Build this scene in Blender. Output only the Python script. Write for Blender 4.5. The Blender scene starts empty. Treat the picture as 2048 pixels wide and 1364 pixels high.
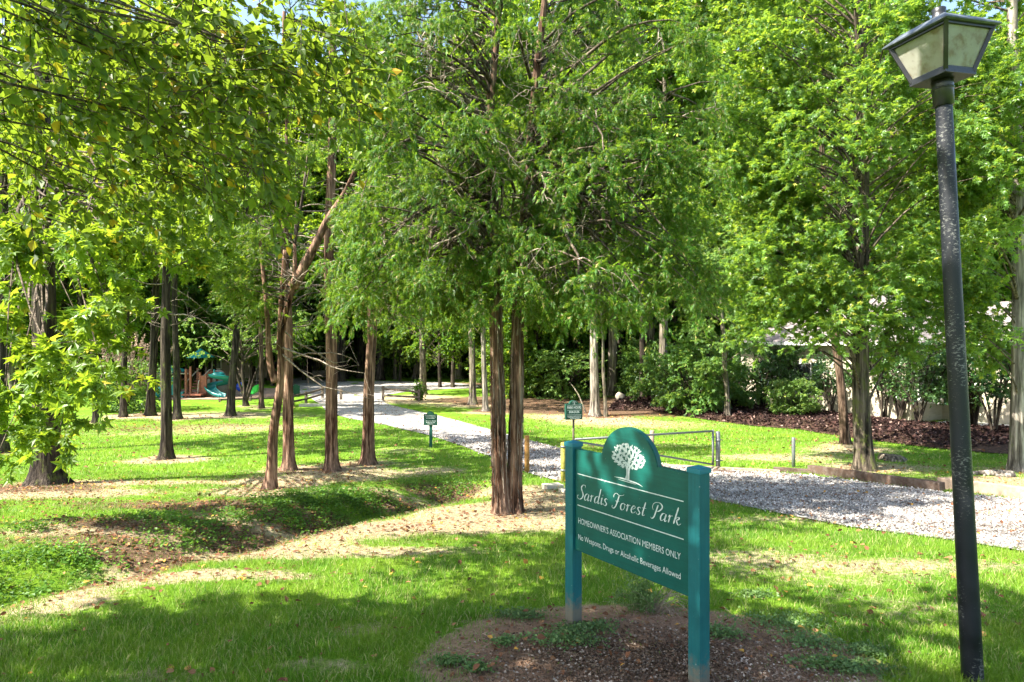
import bpy, bmesh, math, random
import numpy as np
from mathutils import Vector, Matrix

# ------------------------------------------------------------------ camera, sky, sun
SC = bpy.context.scene
COL = SC.collection
F = 1300.0                      # focal length in pixels of the 2048 px frame
CH = 2.2                        # camera height
cam_d = bpy.data.cameras.new("camera"); cam = bpy.data.objects.new("camera", cam_d)
COL.objects.link(cam); SC.camera = cam
cam.location = (0, 0, CH); cam.rotation_euler = (math.radians(90), 0, 0)
cam_d.sensor_width = 36; cam_d.lens = F/2048*36; cam_d.clip_start = .05; cam_d.clip_end = 2000

SUN_EL = math.radians(48)
SUN_H = np.array([-.92, -.39]); SUN_H /= np.linalg.norm(SUN_H)
S = np.array([SUN_H[0]*math.cos(SUN_EL), SUN_H[1]*math.cos(SUN_EL), math.sin(SUN_EL)])
W = bpy.data.worlds.new("World"); SC.world = W; W.use_nodes = True
nt = W.node_tree; nt.nodes.clear()
sky = nt.nodes.new("ShaderNodeTexSky"); sky.sky_type = 'NISHITA'; sky.sun_disc = False
sky.sun_elevation = SUN_EL; sky.sun_rotation = math.atan2(SUN_H[0], SUN_H[1])
sky.dust_density = 2.0; sky.air_density = 1.0
bg = nt.nodes.new("ShaderNodeBackground"); bg.inputs[1].default_value = .112
wo = nt.nodes.new("ShaderNodeOutputWorld")
nt.links.new(sky.outputs[0], bg.inputs[0]); nt.links.new(bg.outputs[0], wo.inputs[0])
sl = bpy.data.lights.new("sun", 'SUN'); sl.energy = 5.0; sl.angle = math.radians(.5); sl.color = (1, .94, .84)
so = bpy.data.objects.new("sun", sl); COL.objects.link(so); so.location = (-20, -8, 30)
so.rotation_euler = Vector((-S[0], -S[1], -S[2])).to_track_quat('-Z', 'Y').to_euler()
SC.view_settings.view_transform = 'Standard'; SC.view_settings.look = 'None'
SC.view_settings.gamma = 1; SC.view_settings.exposure = 2.1
SC.cycles.max_bounces = 10; SC.cycles.diffuse_bounces = 5; SC.cycles.transmission_bounces = 8
SC.cycles.glossy_bounces = 2; SC.cycles.transparent_max_bounces = 4
SC.cycles.sample_clamp_indirect = 6; SC.cycles.use_denoising = True

# ------------------------------------------------------------------ helpers
rng = np.random.default_rng(7)

class G:
    """collects quads and triangles and links them as one mesh object"""
    def __init__(s): s.v = []; s.q = []; s.t = []; s.qm = []; s.tm = []; s.n = 0
    def add(s, v, q=None, t=None, m=0):
        v = np.asarray(v, float).reshape(-1, 3); s.v.append(v)
        if q is not None and len(q):
            q = np.asarray(q, int).reshape(-1, 4) + s.n; s.q.append(q); s.qm.append(np.full(len(q), m))
        if t is not None and len(t):
            t = np.asarray(t, int).reshape(-1, 3) + s.n; s.t.append(t); s.tm.append(np.full(len(t), m))
        s.n += len(v)
    def mesh(s, name, mats, smooth=False, off=(0, 0, 0)):
        me = bpy.data.meshes.new(name)
        v = np.concatenate(s.v) - np.asarray(off, float)
        q = np.concatenate(s.q) if s.q else np.zeros((0, 4), int)
        t = np.concatenate(s.t) if s.t else np.zeros((0, 3), int)
        nf = len(q) + len(t)
        me.vertices.add(len(v)); me.vertices.foreach_set("co", v.astype(np.float32).ravel())
        loops = np.concatenate([q.ravel(), t.ravel()]).astype(np.int32)
        me.loops.add(len(loops)); me.loops.foreach_set("vertex_index", loops)
        tot = np.concatenate([np.full(len(q), 4), np.full(len(t), 3)]).astype(np.int32)
        st = np.concatenate([[0], np.cumsum(tot)[:-1]]).astype(np.int32)
        me.polygons.add(nf); me.polygons.foreach_set("loop_start", st)
        try: me.polygons.foreach_set("loop_total", tot)
        except Exception: pass
        mi = np.concatenate(([np.concatenate(s.qm)] if s.qm else []) + ([np.concatenate(s.tm)] if s.tm else []))
        me.polygons.foreach_set("material_index", mi.astype(np.int32))
        me.polygons.foreach_set("use_smooth", np.full(nf, bool(smooth)))
        for m in (mats if isinstance(mats, (list, tuple)) else [mats]): me.materials.append(m)
        me.update(calc_edges=True)
        return me
    def obj(s, name, mats, parent=None, smooth=False, off=(0, 0, 0)):
        o = bpy.data.objects.new(name, s.mesh(name, mats, smooth, off)); COL.objects.link(o)
        if parent is not None: o.parent = parent
        return o

def thing(name, label, cat, loc=(0, 0, 0), rot=(0, 0, 0), group=None):
    o = bpy.data.objects.new(name, None); COL.objects.link(o); o.empty_display_size = .2
    o.location = loc; o.rotation_euler = rot; o['label'] = label; o['category'] = cat
    if group: o['group'] = group
    return o
def tag(o, label=None, cat=None, group=None, kind=None):
    if label: o['label'] = label
    if cat: o['category'] = cat
    if group: o['group'] = group
    if kind: o['kind'] = kind
    return o
def copy_thing(root, loc, rz, sc=1.0, label=None, group=None):
    r = root.copy(); COL.objects.link(r); r.location = loc; r.rotation_euler = (0, 0, rz)
    r.scale = (sc, sc, sc) if np.isscalar(sc) else sc
    if label: r['label'] = label
    if group: r['group'] = group
    for ch in list(root.children):
        c = ch.copy(); COL.objects.link(c); c.parent = r
        for g in list(ch.children):
            d = g.copy(); COL.objects.link(d); d.parent = c
    return r

def box(g, lo, hi, M=None, bev=.004, m=0):
    lo = np.array(lo, float); hi = np.array(hi, float)
    bm = bmesh.new(); bmesh.ops.create_cube(bm, size=1)
    for v in bm.verts: v.co = Vector(((v.co.x+.5)*(hi[0]-lo[0])+lo[0], (v.co.y+.5)*(hi[1]-lo[1])+lo[1], (v.co.z+.5)*(hi[2]-lo[2])+lo[2]))
    if bev: bmesh.ops.bevel(bm, geom=bm.edges[:], offset=min(bev, .4*min(hi-lo)), segments=2, affect='EDGES', profile=.7)
    bm_add(g, bm, M, m)
def bm_add(g, bm, M=None, m=0):
    if M is not None: bmesh.ops.transform(bm, matrix=M, verts=bm.verts)
    bmesh.ops.triangulate(bm, faces=[f for f in bm.faces if len(f.verts) > 4])
    bm.verts.index_update()
    v = [tuple(x.co) for x in bm.verts]
    q = [[x.index for x in f.verts] for f in bm.faces if len(f.verts) == 4]
    t = [[x.index for x in f.verts] for f in bm.faces if len(f.verts) == 3]
    g.add(v, q, t, m); bm.free()
def beam(g, a, b, w, h, bev=.01, m=0):
    """square timber from a to b"""
    a = Vector(a); b = Vector(b); d = b-a; L = d.length
    M = Matrix.Translation(a) @ d.to_track_quat('X', 'Z').to_matrix().to_4x4()
    box(g, (0, -w/2, -h/2), (L, w/2, h/2), M, bev, m)

def tube(g, path, rad, sides=8, flute=0., seed=0, cap=True, m=0, lob=0):
    P_ = np.asarray(path, float); n = len(P_); R = np.broadcast_to(np.asarray(rad, float), (n,)).copy()
    T = np.gradient(P_, axis=0); T /= np.linalg.norm(T, axis=1)[:, None]+1e-9
    mt = np.abs(T.mean(0)); ref = np.eye(3)[np.argmin(mt)]
    U = np.cross(T, ref); U /= np.linalg.norm(U, axis=1)[:, None]+1e-9
    V = np.cross(T, U)
    a = np.linspace(0, 2*np.pi, sides, endpoint=False)
    rr = np.ones((n, sides))
    if flute:
        r_ = np.random.default_rng(seed)
        s = np.concatenate([[0], np.cumsum(np.linalg.norm(np.diff(P_, axis=0), axis=1))])
        for k, am in ((2, .7), (3, .8), (5, .6), (8, .5), (11, .4), (13, .35)):
            ph = r_.uniform(0, 6.28); dr = r_.normal(0, .35); w = r_.uniform(.4, 1.2)
            rr += flute*am*np.sin(k*a[None]+ph+dr*s[:, None]*2+.8*np.sin(w*s[:, None]*2+ph))
        rr += flute*.35*r_.normal(size=(n, sides))
    if lob:
        r_ = np.random.default_rng(seed+5); ph = r_.uniform(0, 6.28)
        e = np.clip((R/R[n//5]-1.08)*.8, 0, 1)[:, None]
        rr += lob*e*(np.abs(np.sin(2.5*a[None]+ph))-.4+.4*np.sin(2*a[None]+ph*2))
    ring = P_[:, None] + (R[:, None]*rr)[:, :, None]*(np.cos(a)[None, :, None]*U[:, None]+np.sin(a)[None, :, None]*V[:, None])
    i = np.arange(n-1)[:, None]*sides; j = np.arange(sides)[None]; k = (j+1) % sides
    q = np.stack([i+j, i+k, i+sides+k, i+sides+j], -1).reshape(-1, 4)
    v = ring.reshape(-1, 3); t = None
    if cap:
        v = np.concatenate([v, P_[:1], P_[-1:]])
        b = n*sides
        t = np.concatenate([np.stack([np.full(sides, b), k[0], j[0]], -1), np.stack([np.full(sides, b+1), (n-1)*sides+j[0], (n-1)*sides+k[0]], -1)])
    g.add(v, q, t, m)

def tubes(g, paths, r0, r1, sides=4, m=0):
    """many thin tubes at once: paths (N,K,3), radii r0,r1 (N,)"""
    P_ = np.asarray(paths, float); N, K, _ = P_.shape
    if N == 0: return
    T = P_[:, -1]-P_[:, 0]; T /= np.linalg.norm(T, axis=1)[:, None]+1e-9
    ref = np.where(np.abs(T[:, 2:3]) > .8, np.array([[1., 0, 0]]), np.array([[0, 0, 1.]]))
    U = np.cross(T, ref); U /= np.linalg.norm(U, axis=1)[:, None]+1e-9; V = np.cross(T, U)
    a = np.linspace(0, 2*np.pi, sides, endpoint=False)
    w = np.linspace(0, 1, K)
    R = np.asarray(r0)[:, None]*(1-w)+np.asarray(r1)[:, None]*w
    ring = P_[:, :, None]+R[:, :, None, None]*(np.cos(a)[:, None]*U[:, None, None]+np.sin(a)[:, None]*V[:, None, None])
    base = (np.arange(N)*K*sides)[:, None, None]; i = (np.arange(K-1)*sides)[None, :, None]
    j = np.arange(sides)[None, None]; k = (j+1) % sides
    q = np.stack([base+i+j, base+i+k, base+i+sides+k, base+i+sides+j], -1).reshape(-1, 4)
    g.add(ring.reshape(-1, 3), q, None, m)

def norm(a): return a/(np.linalg.norm(a, axis=-1, keepdims=True)+1e-9)
# leaf outlines: (verts, quads, tris)
DIA = (np.array([(0, 0, 0), (.36, .45, .1), (0, 1, -.08), (-.36, .45, .1)]), None, [(0, 1, 2), (0, 2, 3)])
OVAL = (np.array([(0, 0, 0), (.26, .16, .05), (.36, .46, .09), (0, 1, -.1), (-.36, .46, .09), (-.26, .16, .05)]), [(0, 1, 2, 3), (0, 3, 4, 5)], None)
def _star():
    v = [(0, .36, .03)]; q = []
    tips = [-128, -62, 0, 62, 128]; L = [.42, .58, .66, .58, .42]
    for i, (a, l) in enumerate(zip(tips, L)):
        a = math.radians(a); v.append((math.sin(a)*l, .36+math.cos(a)*l, -.07))
    nots = [-170, -95, -31, 31, 95, 170]
    for a in nots:
        a = math.radians(a); r = .24; v.append((math.sin(a)*r, .36+math.cos(a)*r, .04))
    for i in range(5): q.append((0, 6+i, 1+i, 7+i))
    return (np.array(v), q, None)
STAR = _star()
def _frond():
    v = []; t = []
    r_ = random.Random(3)
    spec = [(0, 0, 0, 1.0, .10)] + [(0, .12+.15*i, s*(50-5*i), .42-.05*i, .085) for i in range(4) for s in (-1, 1)]
    for (x, y, a, l, w) in spec:
        a = math.radians(a); d = (math.sin(a), math.cos(a)); n = (d[1], -d[0]); z = r_.uniform(-.12, .12)*(l < 1)
        b = len(v)
        v += [(x-n[0]*w*.5, y-n[1]*w*.5, 0), (x+d[0]*l*.5+n[0]*w*.7, y+d[1]*l*.5+n[1]*w*.7, z*.5+.03), (x+d[0]*l, y+d[1]*l, z-.1*l)]
        t.append((b, b+1, b+2))
    return (np.array(v), None, t)
FROND = _frond()
def leaves(g, tpl, C, A, N_, Sz, m=0):
    tv, tq, tt = tpl; C = np.asarray(C); n = len(C); k = len(tv)
    if n == 0: return
    A = norm(A); B = norm(np.cross(A, N_)); N2 = np.cross(B, A)
    Sz = np.broadcast_to(Sz, (n,))
    v = C[:, None]+Sz[:, None, None]*(tv[None, :, 0:1]*B[:, None]+tv[None, :, 1:2]*A[:, None]+tv[None, :, 2:3]*N2[:, None])
    o = (np.arange(n)*k)[:, None, None]
    q = (np.array(tq)[None]+o).reshape(-1, 4) if tq is not None else None
    t = (np.array(tt)[None]+o).reshape(-1, 3) if tt is not None else None
    g.add(v.reshape(-1, 3), q, t, m)

# ------------------------------------------------------------------ terrain
KY = np.array([-80, 0, 3, 6, 10, 16, 25, 40, 80, 400.]); KZ = np.array([0, 0, 0, -.15, -.55, -1.05, -1.35, -1.5, -1.6, -1.6])
_yy = np.linspace(-80, 400, 4801); _zz = np.interp(_yy, KY, KZ)
_k = np.hanning(25); _k /= _k.sum(); _zz = np.convolve(np.pad(_zz, 12, mode='edge'), _k, 'valid')
def H0(x, y): return np.interp(y, _yy, _zz)
def ray(px, py, h):
    Y = np.concatenate([np.linspace(1.5, 40, 2000), np.linspace(40, 260, 2000)])
    X = (px-1024)/F*Y; Z = CH-(py-682)/F*Y
    i = np.argmax(Z < h(X, Y)); return np.array([X[i], Y[i], h(X[i], Y[i])])
DITCH = np.array([ray(x, y, H0)[:2] for x, y in ((-500, 1240), (-200, 1200), (0, 1150), (200, 1118), (450, 1068), (620, 1032), (760, 1004), (880, 982), (950, 965))])
def seg_dist(x, y, poly):
    x = np.asarray(x, float); y = np.asarray(y, float); d = np.full(np.broadcast(x, y).shape, 1e9); s_ = np.zeros_like(d)
    for i in range(len(poly)-1):
        a, b = poly[i], poly[i+1]; ab = b-a; L2 = (ab**2).sum()
        t = np.clip(((x-a[0])*ab[0]+(y-a[1])*ab[1])/L2, 0, 1)
        dd = np.hypot(x-a[0]-t*ab[0], y-a[1]-t*ab[1]); s_ = np.where(dd < d, i+t, s_); d = np.minimum(d, dd)
    return d, s_
def wob(x, y, f, ph=0):
    return (np.sin(x*f+ph)*np.cos(y*f*1.13+ph*2)+.5*np.sin(x*f*2.3+y*f*1.7+ph)+.3*np.sin(x*f*4.1-y*f*3.3+2*ph))/1.8
def H(x, y):
    x = np.asarray(x, float); y = np.asarray(y, float)
    z = H0(x, y)
    d, s_ = seg_dist(x, y, DITCH)
    z = z - .38*np.exp(-(d/.75)**2)*np.clip((8.0-s_)/.6, .0, 1)
    z = z + .10*np.exp(-(((x-.95)/1.5)**2+((y-4.5)/1.0)**2))
    amp = .025*np.clip((y-1)/3, 0, 1)*np.clip((x < 2.2)*1.+np.clip((9-y)/2, 0, 1), 0, 1)
    return z + amp*wob(x, y, 1.7)
def P(px, py): return ray(px, py, H)
def at(px, py, Y): return np.array([(px-1024)/F*Y, Y, CH-(py-682)/F*Y])
def poly_px(pts): return np.array([P(a, b)[:2] for a, b in pts])
def inside(x, y, poly):
    c = np.zeros(np.shape(x), bool); n = len(poly); j = n-1
    for i in range(n):
        xi, yi = poly[i]; xj, yj = poly[j]
        c ^= ((yi > y) != (yj > y)) & (x < (xj-xi)*(y-yi)/(yj-yi+1e-12)+xi); j = i
    return c

DRIVE = poly_px([(2750, 1200), (2048, 1105), (1900, 1082), (1700, 1056), (1550, 1026), (1450, 1006), (1380, 992), (1250, 985), (1130, 966), (1060, 948),
    (1000, 921), (920, 891), (850, 869), (770, 850), (700, 838), (656, 827), (640, 808), (612, 792), (586, 782), (572, 772), (566, 763), (600, 755), (640, 759), (700, 763), (800, 763), (870, 764), (930, 768),
    (990, 773), (940, 777), (880, 779), (820, 783), (775, 789), (764, 797), (770, 806), (800, 815), (870, 830), (930, 846), (985, 861), (1060, 882), (1120, 897), (1250, 918),
    (1330, 930), (1440, 941), (1540, 946), (1620, 952), (1760, 970), (1890, 987), (2048, 1002), (2750, 1065)])
MULCH = poly_px([(1215, 822), (1300, 822), (1400, 838), (1500, 852), (1600, 860), (1700, 876), (1800, 889), (1900, 901), (1990, 908), (2100, 915), (2400, 940), (2400, 880), (2100, 866), (1960, 858), (1840, 850), (1700, 832), (1500, 812), (1350, 797), (1240, 790)])
PLAY = poly_px([(300, 799), (440, 800), (565, 793), (590, 784), (560, 777), (430, 777), (290, 780)])
# patches: centre px, half sizes in metres, strength ; dirt = straw and bare soil, litter = brown leaf litter
PD = [(1240, 1300, 1.0, .7, 1.0), (850, 1055, 2.3, .6, 1.0), (1050, 1030, 1.2, .8, 1.0), (640, 1105, 1.9, .35, .85), (430, 1150, 1.2, .25, .75), (950, 1020, 1.5, .6, .7), (250, 1165, .8, .25, .7), (1000, 985, 1.5, .8, .8), (1080, 995, .8, .6, .9),
      (640, 985, 2.0, .7, .85), (560, 960, 2.0, .8, .7), (735, 950, 1.6, .9, .6), (800, 900, 1.5, 1.2, .35), (90, 985, 2.2, .8, 1.1), (230, 965, 2.0, .4, .8), (340, 920, 1.2, .7, .7), (400, 1060, 1.8, .5, .7), (180, 1060, 1.5, .5, .8), (350, 1075, 1.6, .5, .6), (520, 1045, 1.6, .5, .6),
      (1500, 1110, 1.2, .5, .45), (1650, 1150, 1.3, .6, .4), (1850, 1230, 1., .5, .35), (1900, 1130, 1.4, .4, .5), (1580, 1040, 2, .4, .45), (720, 1260, .35, .2, .5), (640, 1330, .4, .15, .5), (300, 1350, .5, .2, .4),
      (480, 855, 5, 1.6, .5), (420, 830, 6, 2, .55), (300, 870, 4, 1, .35), (860, 800, 4, 3, .6), (820, 798, 3, 3, .6), (1130, 830, 3, 2, .45), (1180, 840, 3, 2, .4), (1300, 850, 4, 2, .45), (1250, 890, 4, 1, .35),
      (1560, 915, 2.5, 1.0, .6), (1700, 900, 1.6, 1, .7), (1780, 935, 1.6, .8, .6), (2010, 965, 1.6, 1.1, 1.1), (950, 812, 3, 1.5, .6), (970, 826, 2, 1., .4), (880, 940, .9, .8, .5)]
PL = [(880, 985, 1.0, .5, 1.1), (780, 1010, 1.2, .5, .9), (600, 1045, 1.6, .5, .8), (450, 1080, 1.5, .45, .8), (350, 1050, 1.6, .5, .7), (120, 1080, 1.3, .4, .5), (200, 1040, 2, .4, .5), (280, 1110, 1.2, .5, .8), (60, 975, 1.8, .7, .9), (300, 1010, 3, .7, .55), (520, 1010, 2.0, .5, .6),
      (430, 850, 6, 1.0, .45), (250, 860, 5, 1.0, .45), (1080, 800, 7, 3.2, 1.0), (1050, 820, 3, 2, .8), (1180, 805, 6, 3, .9), (1290, 820, 6, 4, .9), (950, 770, 9, 5, .9), (1000, 800, 4, 3, .3), (1480, 880, 5, 1.0, .25),
      (640, 960, 1.4, .4, .4), (1350, 1320, .8, .3, .6), (1180, 1300, .7, .35, .6)]
def mk(L):
    out = []
    for px, py, rx, ry, s in L:
        c = P(px, py); out.append((c[0], c[1], rx, ry, s))
    return out
PDW, PLW = mk(PD), mk(PL)
def field(x, y, L):
    r = np.zeros(np.shape(x))
    for cx, cy, rx, ry, s in L:
        r = r + s*np.exp(-(((x-cx)/rx)**2+((y-cy)/ry)**2)**1.3)
    return r
STRIP = np.array([P(a, b)[:2] for a, b in ((-150, 1250), (100, 1205), (300, 1152), (550, 1100), (800, 1058), (1080, 1005))])
TREE_XY = []    # filled below, straw rings round trunks
def masks(x, y):
    d = field(x, y, PDW); l = field(x, y, PLW)
    for tx, ty, r in TREE_XY: d = d + .55*np.exp(-((x-tx)**2+(y-ty)**2)/(r*(3.2+1.2*wob(x, y, 2.7, tx)))**2); l = l + .55*np.exp(-((x-tx)**2+(y-ty)**2)/(r*(2.2+1.2*wob(x, y, 3.7, ty)))**2)
    d = d+1.8*np.clip(1.45-1.1*(((x-.95)/1.5)**2+((y-4.6)/1.05)**2)+.15*wob(x, y, 6., 2), 0, 1)
    sd, _ = seg_dist(x, y, STRIP); d = d+.72*np.exp(-(sd/.62)**2)*(1+.4*wob(x, y, 3.1, 4))
    far = np.clip((y-50)/12, 0, 1)*np.clip((x+3)/8, 0, 1); l = l+far*.9
    return d, l

# ------------------------------------------------------------------ materials
def mat(name):
    m = bpy.data.materials.new(name); m.use_nodes = True; m.node_tree.nodes.clear(); return m, m.node_tree
def nd(t, typ, **kw):
    n = t.nodes.new(typ)
    for k, v in kw.items():
        if k == 'inp':
            for a, b in v.items():
                if hasattr(b, 'is_output'): t.links.new(b, n.inputs[a])
                else: n.inputs[a].default_value = b
        else: setattr(n, k, v)
    return n
def c4(c): return (c[0], c[1], c[2], 1)
def mix(t, f, a, b, typ='MIX'):
    n = nd(t, 'ShaderNodeMix', data_type='RGBA', blend_type=typ)
    for i, v in ((0, f), (6, a), (7, b)):
        if hasattr(v, 'is_output'): t.links.new(v, n.inputs[i])
        else: n.inputs[i].default_value = v if i == 0 else c4(v)
    return n.outputs[2]
def ramp(t, f, stops):
    n = nd(t, 'ShaderNodeValToRGB'); e = n.color_ramp.elements
    while len(e) < len(stops): e.new(.5)
    for i, (p, c) in enumerate(stops): e[i].position = p; e[i].color = c4(c) if not np.isscalar(c) else (c, c, c, 1)
    t.links.new(f, n.inputs[0]); return n.outputs[0]
def noise(t, vec, scale, detail=4, rough=.55):
    n = nd(t, 'ShaderNodeTexNoise', inp={'Scale': scale, 'Detail': detail, 'Roughness': rough})
    if vec is not None: t.links.new(vec, n.inputs['Vector'])
    return n.outputs['Fac']
def mapped(t, coord, scale):
    tc = nd(t, 'ShaderNodeTexCoord'); mp = nd(t, 'ShaderNodeMapping'); mp.inputs['Scale'].default_value = scale
    t.links.new(tc.outputs[coord], mp.inputs[0]); return mp.outputs[0]
def finish(t, col, rough=.8, bump=None, bs=.3, bd=.01, spec=.3, metal=0):
    b = nd(t, 'ShaderNodeBsdfPrincipled'); o = nd(t, 'ShaderNodeOutputMaterial')
    for k, v in (('Base Color', col), ('Roughness', rough)):
        if hasattr(v, 'is_output'): t.links.new(v, b.inputs[k])
        else: b.inputs[k].default_value = c4(v) if k == 'Base Color' else v
    b.inputs['Specular IOR Level'].default_value = spec; b.inputs['Metallic'].default_value = metal
    if bump is not None:
        n = nd(t, 'ShaderNodeBump', inp={'Strength': bs, 'Distance': bd, 'Height': bump}); t.links.new(n.outputs[0], b.inputs['Normal'])
    t.links.new(b.outputs[0], o.inputs[0]); return b

def leaf_mat(name, c1, c2, cy=None, fy=.0, tr=(.35, .5, .05), trf=.5, rough=.45, spec=.35, clump=.8):
    m, t = mat(name)
    geo = nd(t, 'ShaderNodeNewGeometry'); oi = nd(t, 'ShaderNodeObjectInfo')
    col = ramp(t, geo.outputs['Random Per Island'], [(0, [x*.7 for x in c1]), (.5, c1), (1-fy-.001 if cy else 1, c2)] + ([(1-fy, cy)] if cy else []))
    tc = nd(t, 'ShaderNodeTexCoord')
    nz = noise(t, geo.outputs['Position'], clump, 2)
    hv = nd(t, 'ShaderNodeHueSaturation', inp={'Color': col})
    mr = nd(t, 'ShaderNodeMapRange', inp={0: nz, 1: .3, 2: .7, 3: .55, 4: 1.4}); t.links.new(mr.outputs[0], hv.inputs['Value'])
    mh = nd(t, 'ShaderNodeMapRange', inp={0: oi.outputs['Random'], 3: .477, 4: .513}); t.links.new(mh.outputs[0], hv.inputs['Hue'])
    vr = nd(t, 'ShaderNodeMapRange', inp={0: oi.outputs['Random'], 3: 1.12, 4: .82}); hv2 = nd(t, 'ShaderNodeHueSaturation', inp={'Color': hv.outputs[0], 'Value': vr.outputs[0]}); hv = hv2
    b = nd(t, 'ShaderNodeBsdfPrincipled', inp={'Base Color': hv.outputs[0], 'Roughness': rough})
    b.inputs['Specular IOR Level'].default_value = spec
    tl = nd(t, 'ShaderNodeBsdfTranslucent')
    tcol = mix(t, .6, hv.outputs[0], tr); t.links.new(tcol, tl.inputs[0])
    ms = nd(t, 'ShaderNodeMixShader', inp={0: trf}); t.links.new(b.outputs[0], ms.inputs[1]); t.links.new(tl.outputs[0], ms.inputs[2])
    o = nd(t, 'ShaderNodeOutputMaterial'); t.links.new(ms.outputs[0], o.inputs[0]); return m
M_OVER = leaf_mat('overhang_leaf', (.045, .12, .016), (.12, .22, .02), (.50, .36, .02), .04, (.38, .52, .03), .46)
M_MAPLE = leaf_mat('maple_leaf', (.07, .17, .015), (.14, .26, .022), (.40, .36, .03), .03, (.48, .64, .03), .45)
M_GUM = leaf_mat('gum_leaf', (.065, .165, .035), (.14, .27, .045), (.40, .42, .05), .05, (.48, .68, .04), .5, .36, .5)
M_FOR = leaf_mat('forest_leaf', (.06, .165, .022), (.145, .27, .03), (.36, .38, .04), .06, (.48, .68, .03), .5, .4, .45, .45)
M_CED = leaf_mat('cedar_spray', (.035, .11, .014), (.125, .27, .020), (.34, .24, .10), .10, (.38, .60, .03), .4, .5, .35, 1.6)
M_DARK = leaf_mat('dark_shrub_leaf', (.03, .085, .022), (.07, .15, .035), None, 0, (.2, .38, .05), .3, .35, .5)
M_RHO = leaf_mat('shrub_leaf', (.08, .18, .04), (.15, .28, .06), (.3, .36, .08), .05, (.4, .58, .08), .45, .38, .5)
M_CLOV = leaf_mat('clover_leaf', (.06, .16, .02), (.10, .24, .025), None, 0, (.3, .5, .03), .4, .5, .3)
M_WEED = leaf_mat('weed_leaf', (.09, .18, .05), (.17, .27, .09), None, 0, (.25, .4, .08), .35)
M_DRY = leaf_mat('dry_stem', (.30, .23, .16), (.42, .34, .25), None, 0, (.4, .3, .2), .2, .8, .1)
M_FALL = leaf_mat('fallen_leaf', (.16, .075, .035), (.30, .17, .075), (.45, .27, .05), .12, (.3, .15, .05), .15, .75, .15)
M_CHIP = leaf_mat('mulch_chip', (.02, .012, .009), (.07, .04, .028), (.22, .16, .12), .06, (.1, .05, .03), .02, .85, .15)
M_CHIPL = leaf_mat('wood_chip', (.13, .08, .052), (.26, .18, .12), (.40, .32, .25), .12, (.1, .05, .03), .02, .85, .15)

def bark(name, dark, mid, light, moss=0., sc=1., redsh=None):
    m, t = mat(name)
    v = mapped(t, 'Object', (22*sc, 22*sc, 1.6*sc)); n1 = noise(t, v, 1., 5, .65)
    v2 = mapped(t, 'Object', (60*sc, 60*sc, 5*sc)); n2 = noise(t, v2, 1., 3)
    big = noise(t, mapped(t, 'Object', (1.3, 1.3, .8)), 1.5, 3); n3 = noise(t, mapped(t, 'Object', (11*sc, 11*sc, .8*sc)), 1., 4, .6)
    c = ramp(t, n1, [(.36, dark), (.5, mid), (.64, light)])
    c = mix(t, .4, c, ramp(t, n2, [(.3, [.45]*3), (.7, [1.3]*3)]), 'MULTIPLY')
    c = mix(t, ramp(t, big, [(.4, 0.), (.6, .45)]), c, light)
    c = mix(t, .75, c, ramp(t, n3, [(.38, [.38]*3), (.52, [1.0]*3), (.66, [1.55]*3)]), 'MULTIPLY')
    if moss:
        mn = noise(t, mapped(t, 'Object', (2.5, 2.5, 1.2)), 2., 5, .7)
        c = mix(t, ramp(t, mn, [(.62-.25*moss, 0.), (.72-.2*moss, .75)]), c, (.10, .12, .025))
    finish(t, c, .9, n1, 1., .06, .15); return m
B_CED = bark('cedar_bark', (.022, .010, .006), (.11, .052, .030), (.34, .22, .15))
B_CEDD = bark('dark_cedar_bark', (.018, .010, .007), (.06, .034, .022), (.17, .12, .085))
B_OAK = bark('oak_bark', (.02, .018, .014), (.085, .07, .052), (.26, .22, .17), .35, .8)
B_PALE = bark('pale_bark', (.06, .05, .04), (.17, .145, .115), (.34, .30, .25), .15, .7)
B_OAKD = bark('dark_oak_bark', (.010, .008, .006), (.045, .036, .026), (.15, .12, .09), .45, .8)
B_DARK = bark('dark_bark', (.008, .006, .005), (.026, .019, .014), (.075, .06, .045), .25, .7)
B_LIMB = bark('limb_bark', (.03, .022, .016), (.09, .07, .05), (.2, .16, .12))
B_TWIG = bark('dead_twig', (.16, .12, .09), (.30, .24, .18), (.46, .39, .31))

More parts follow.
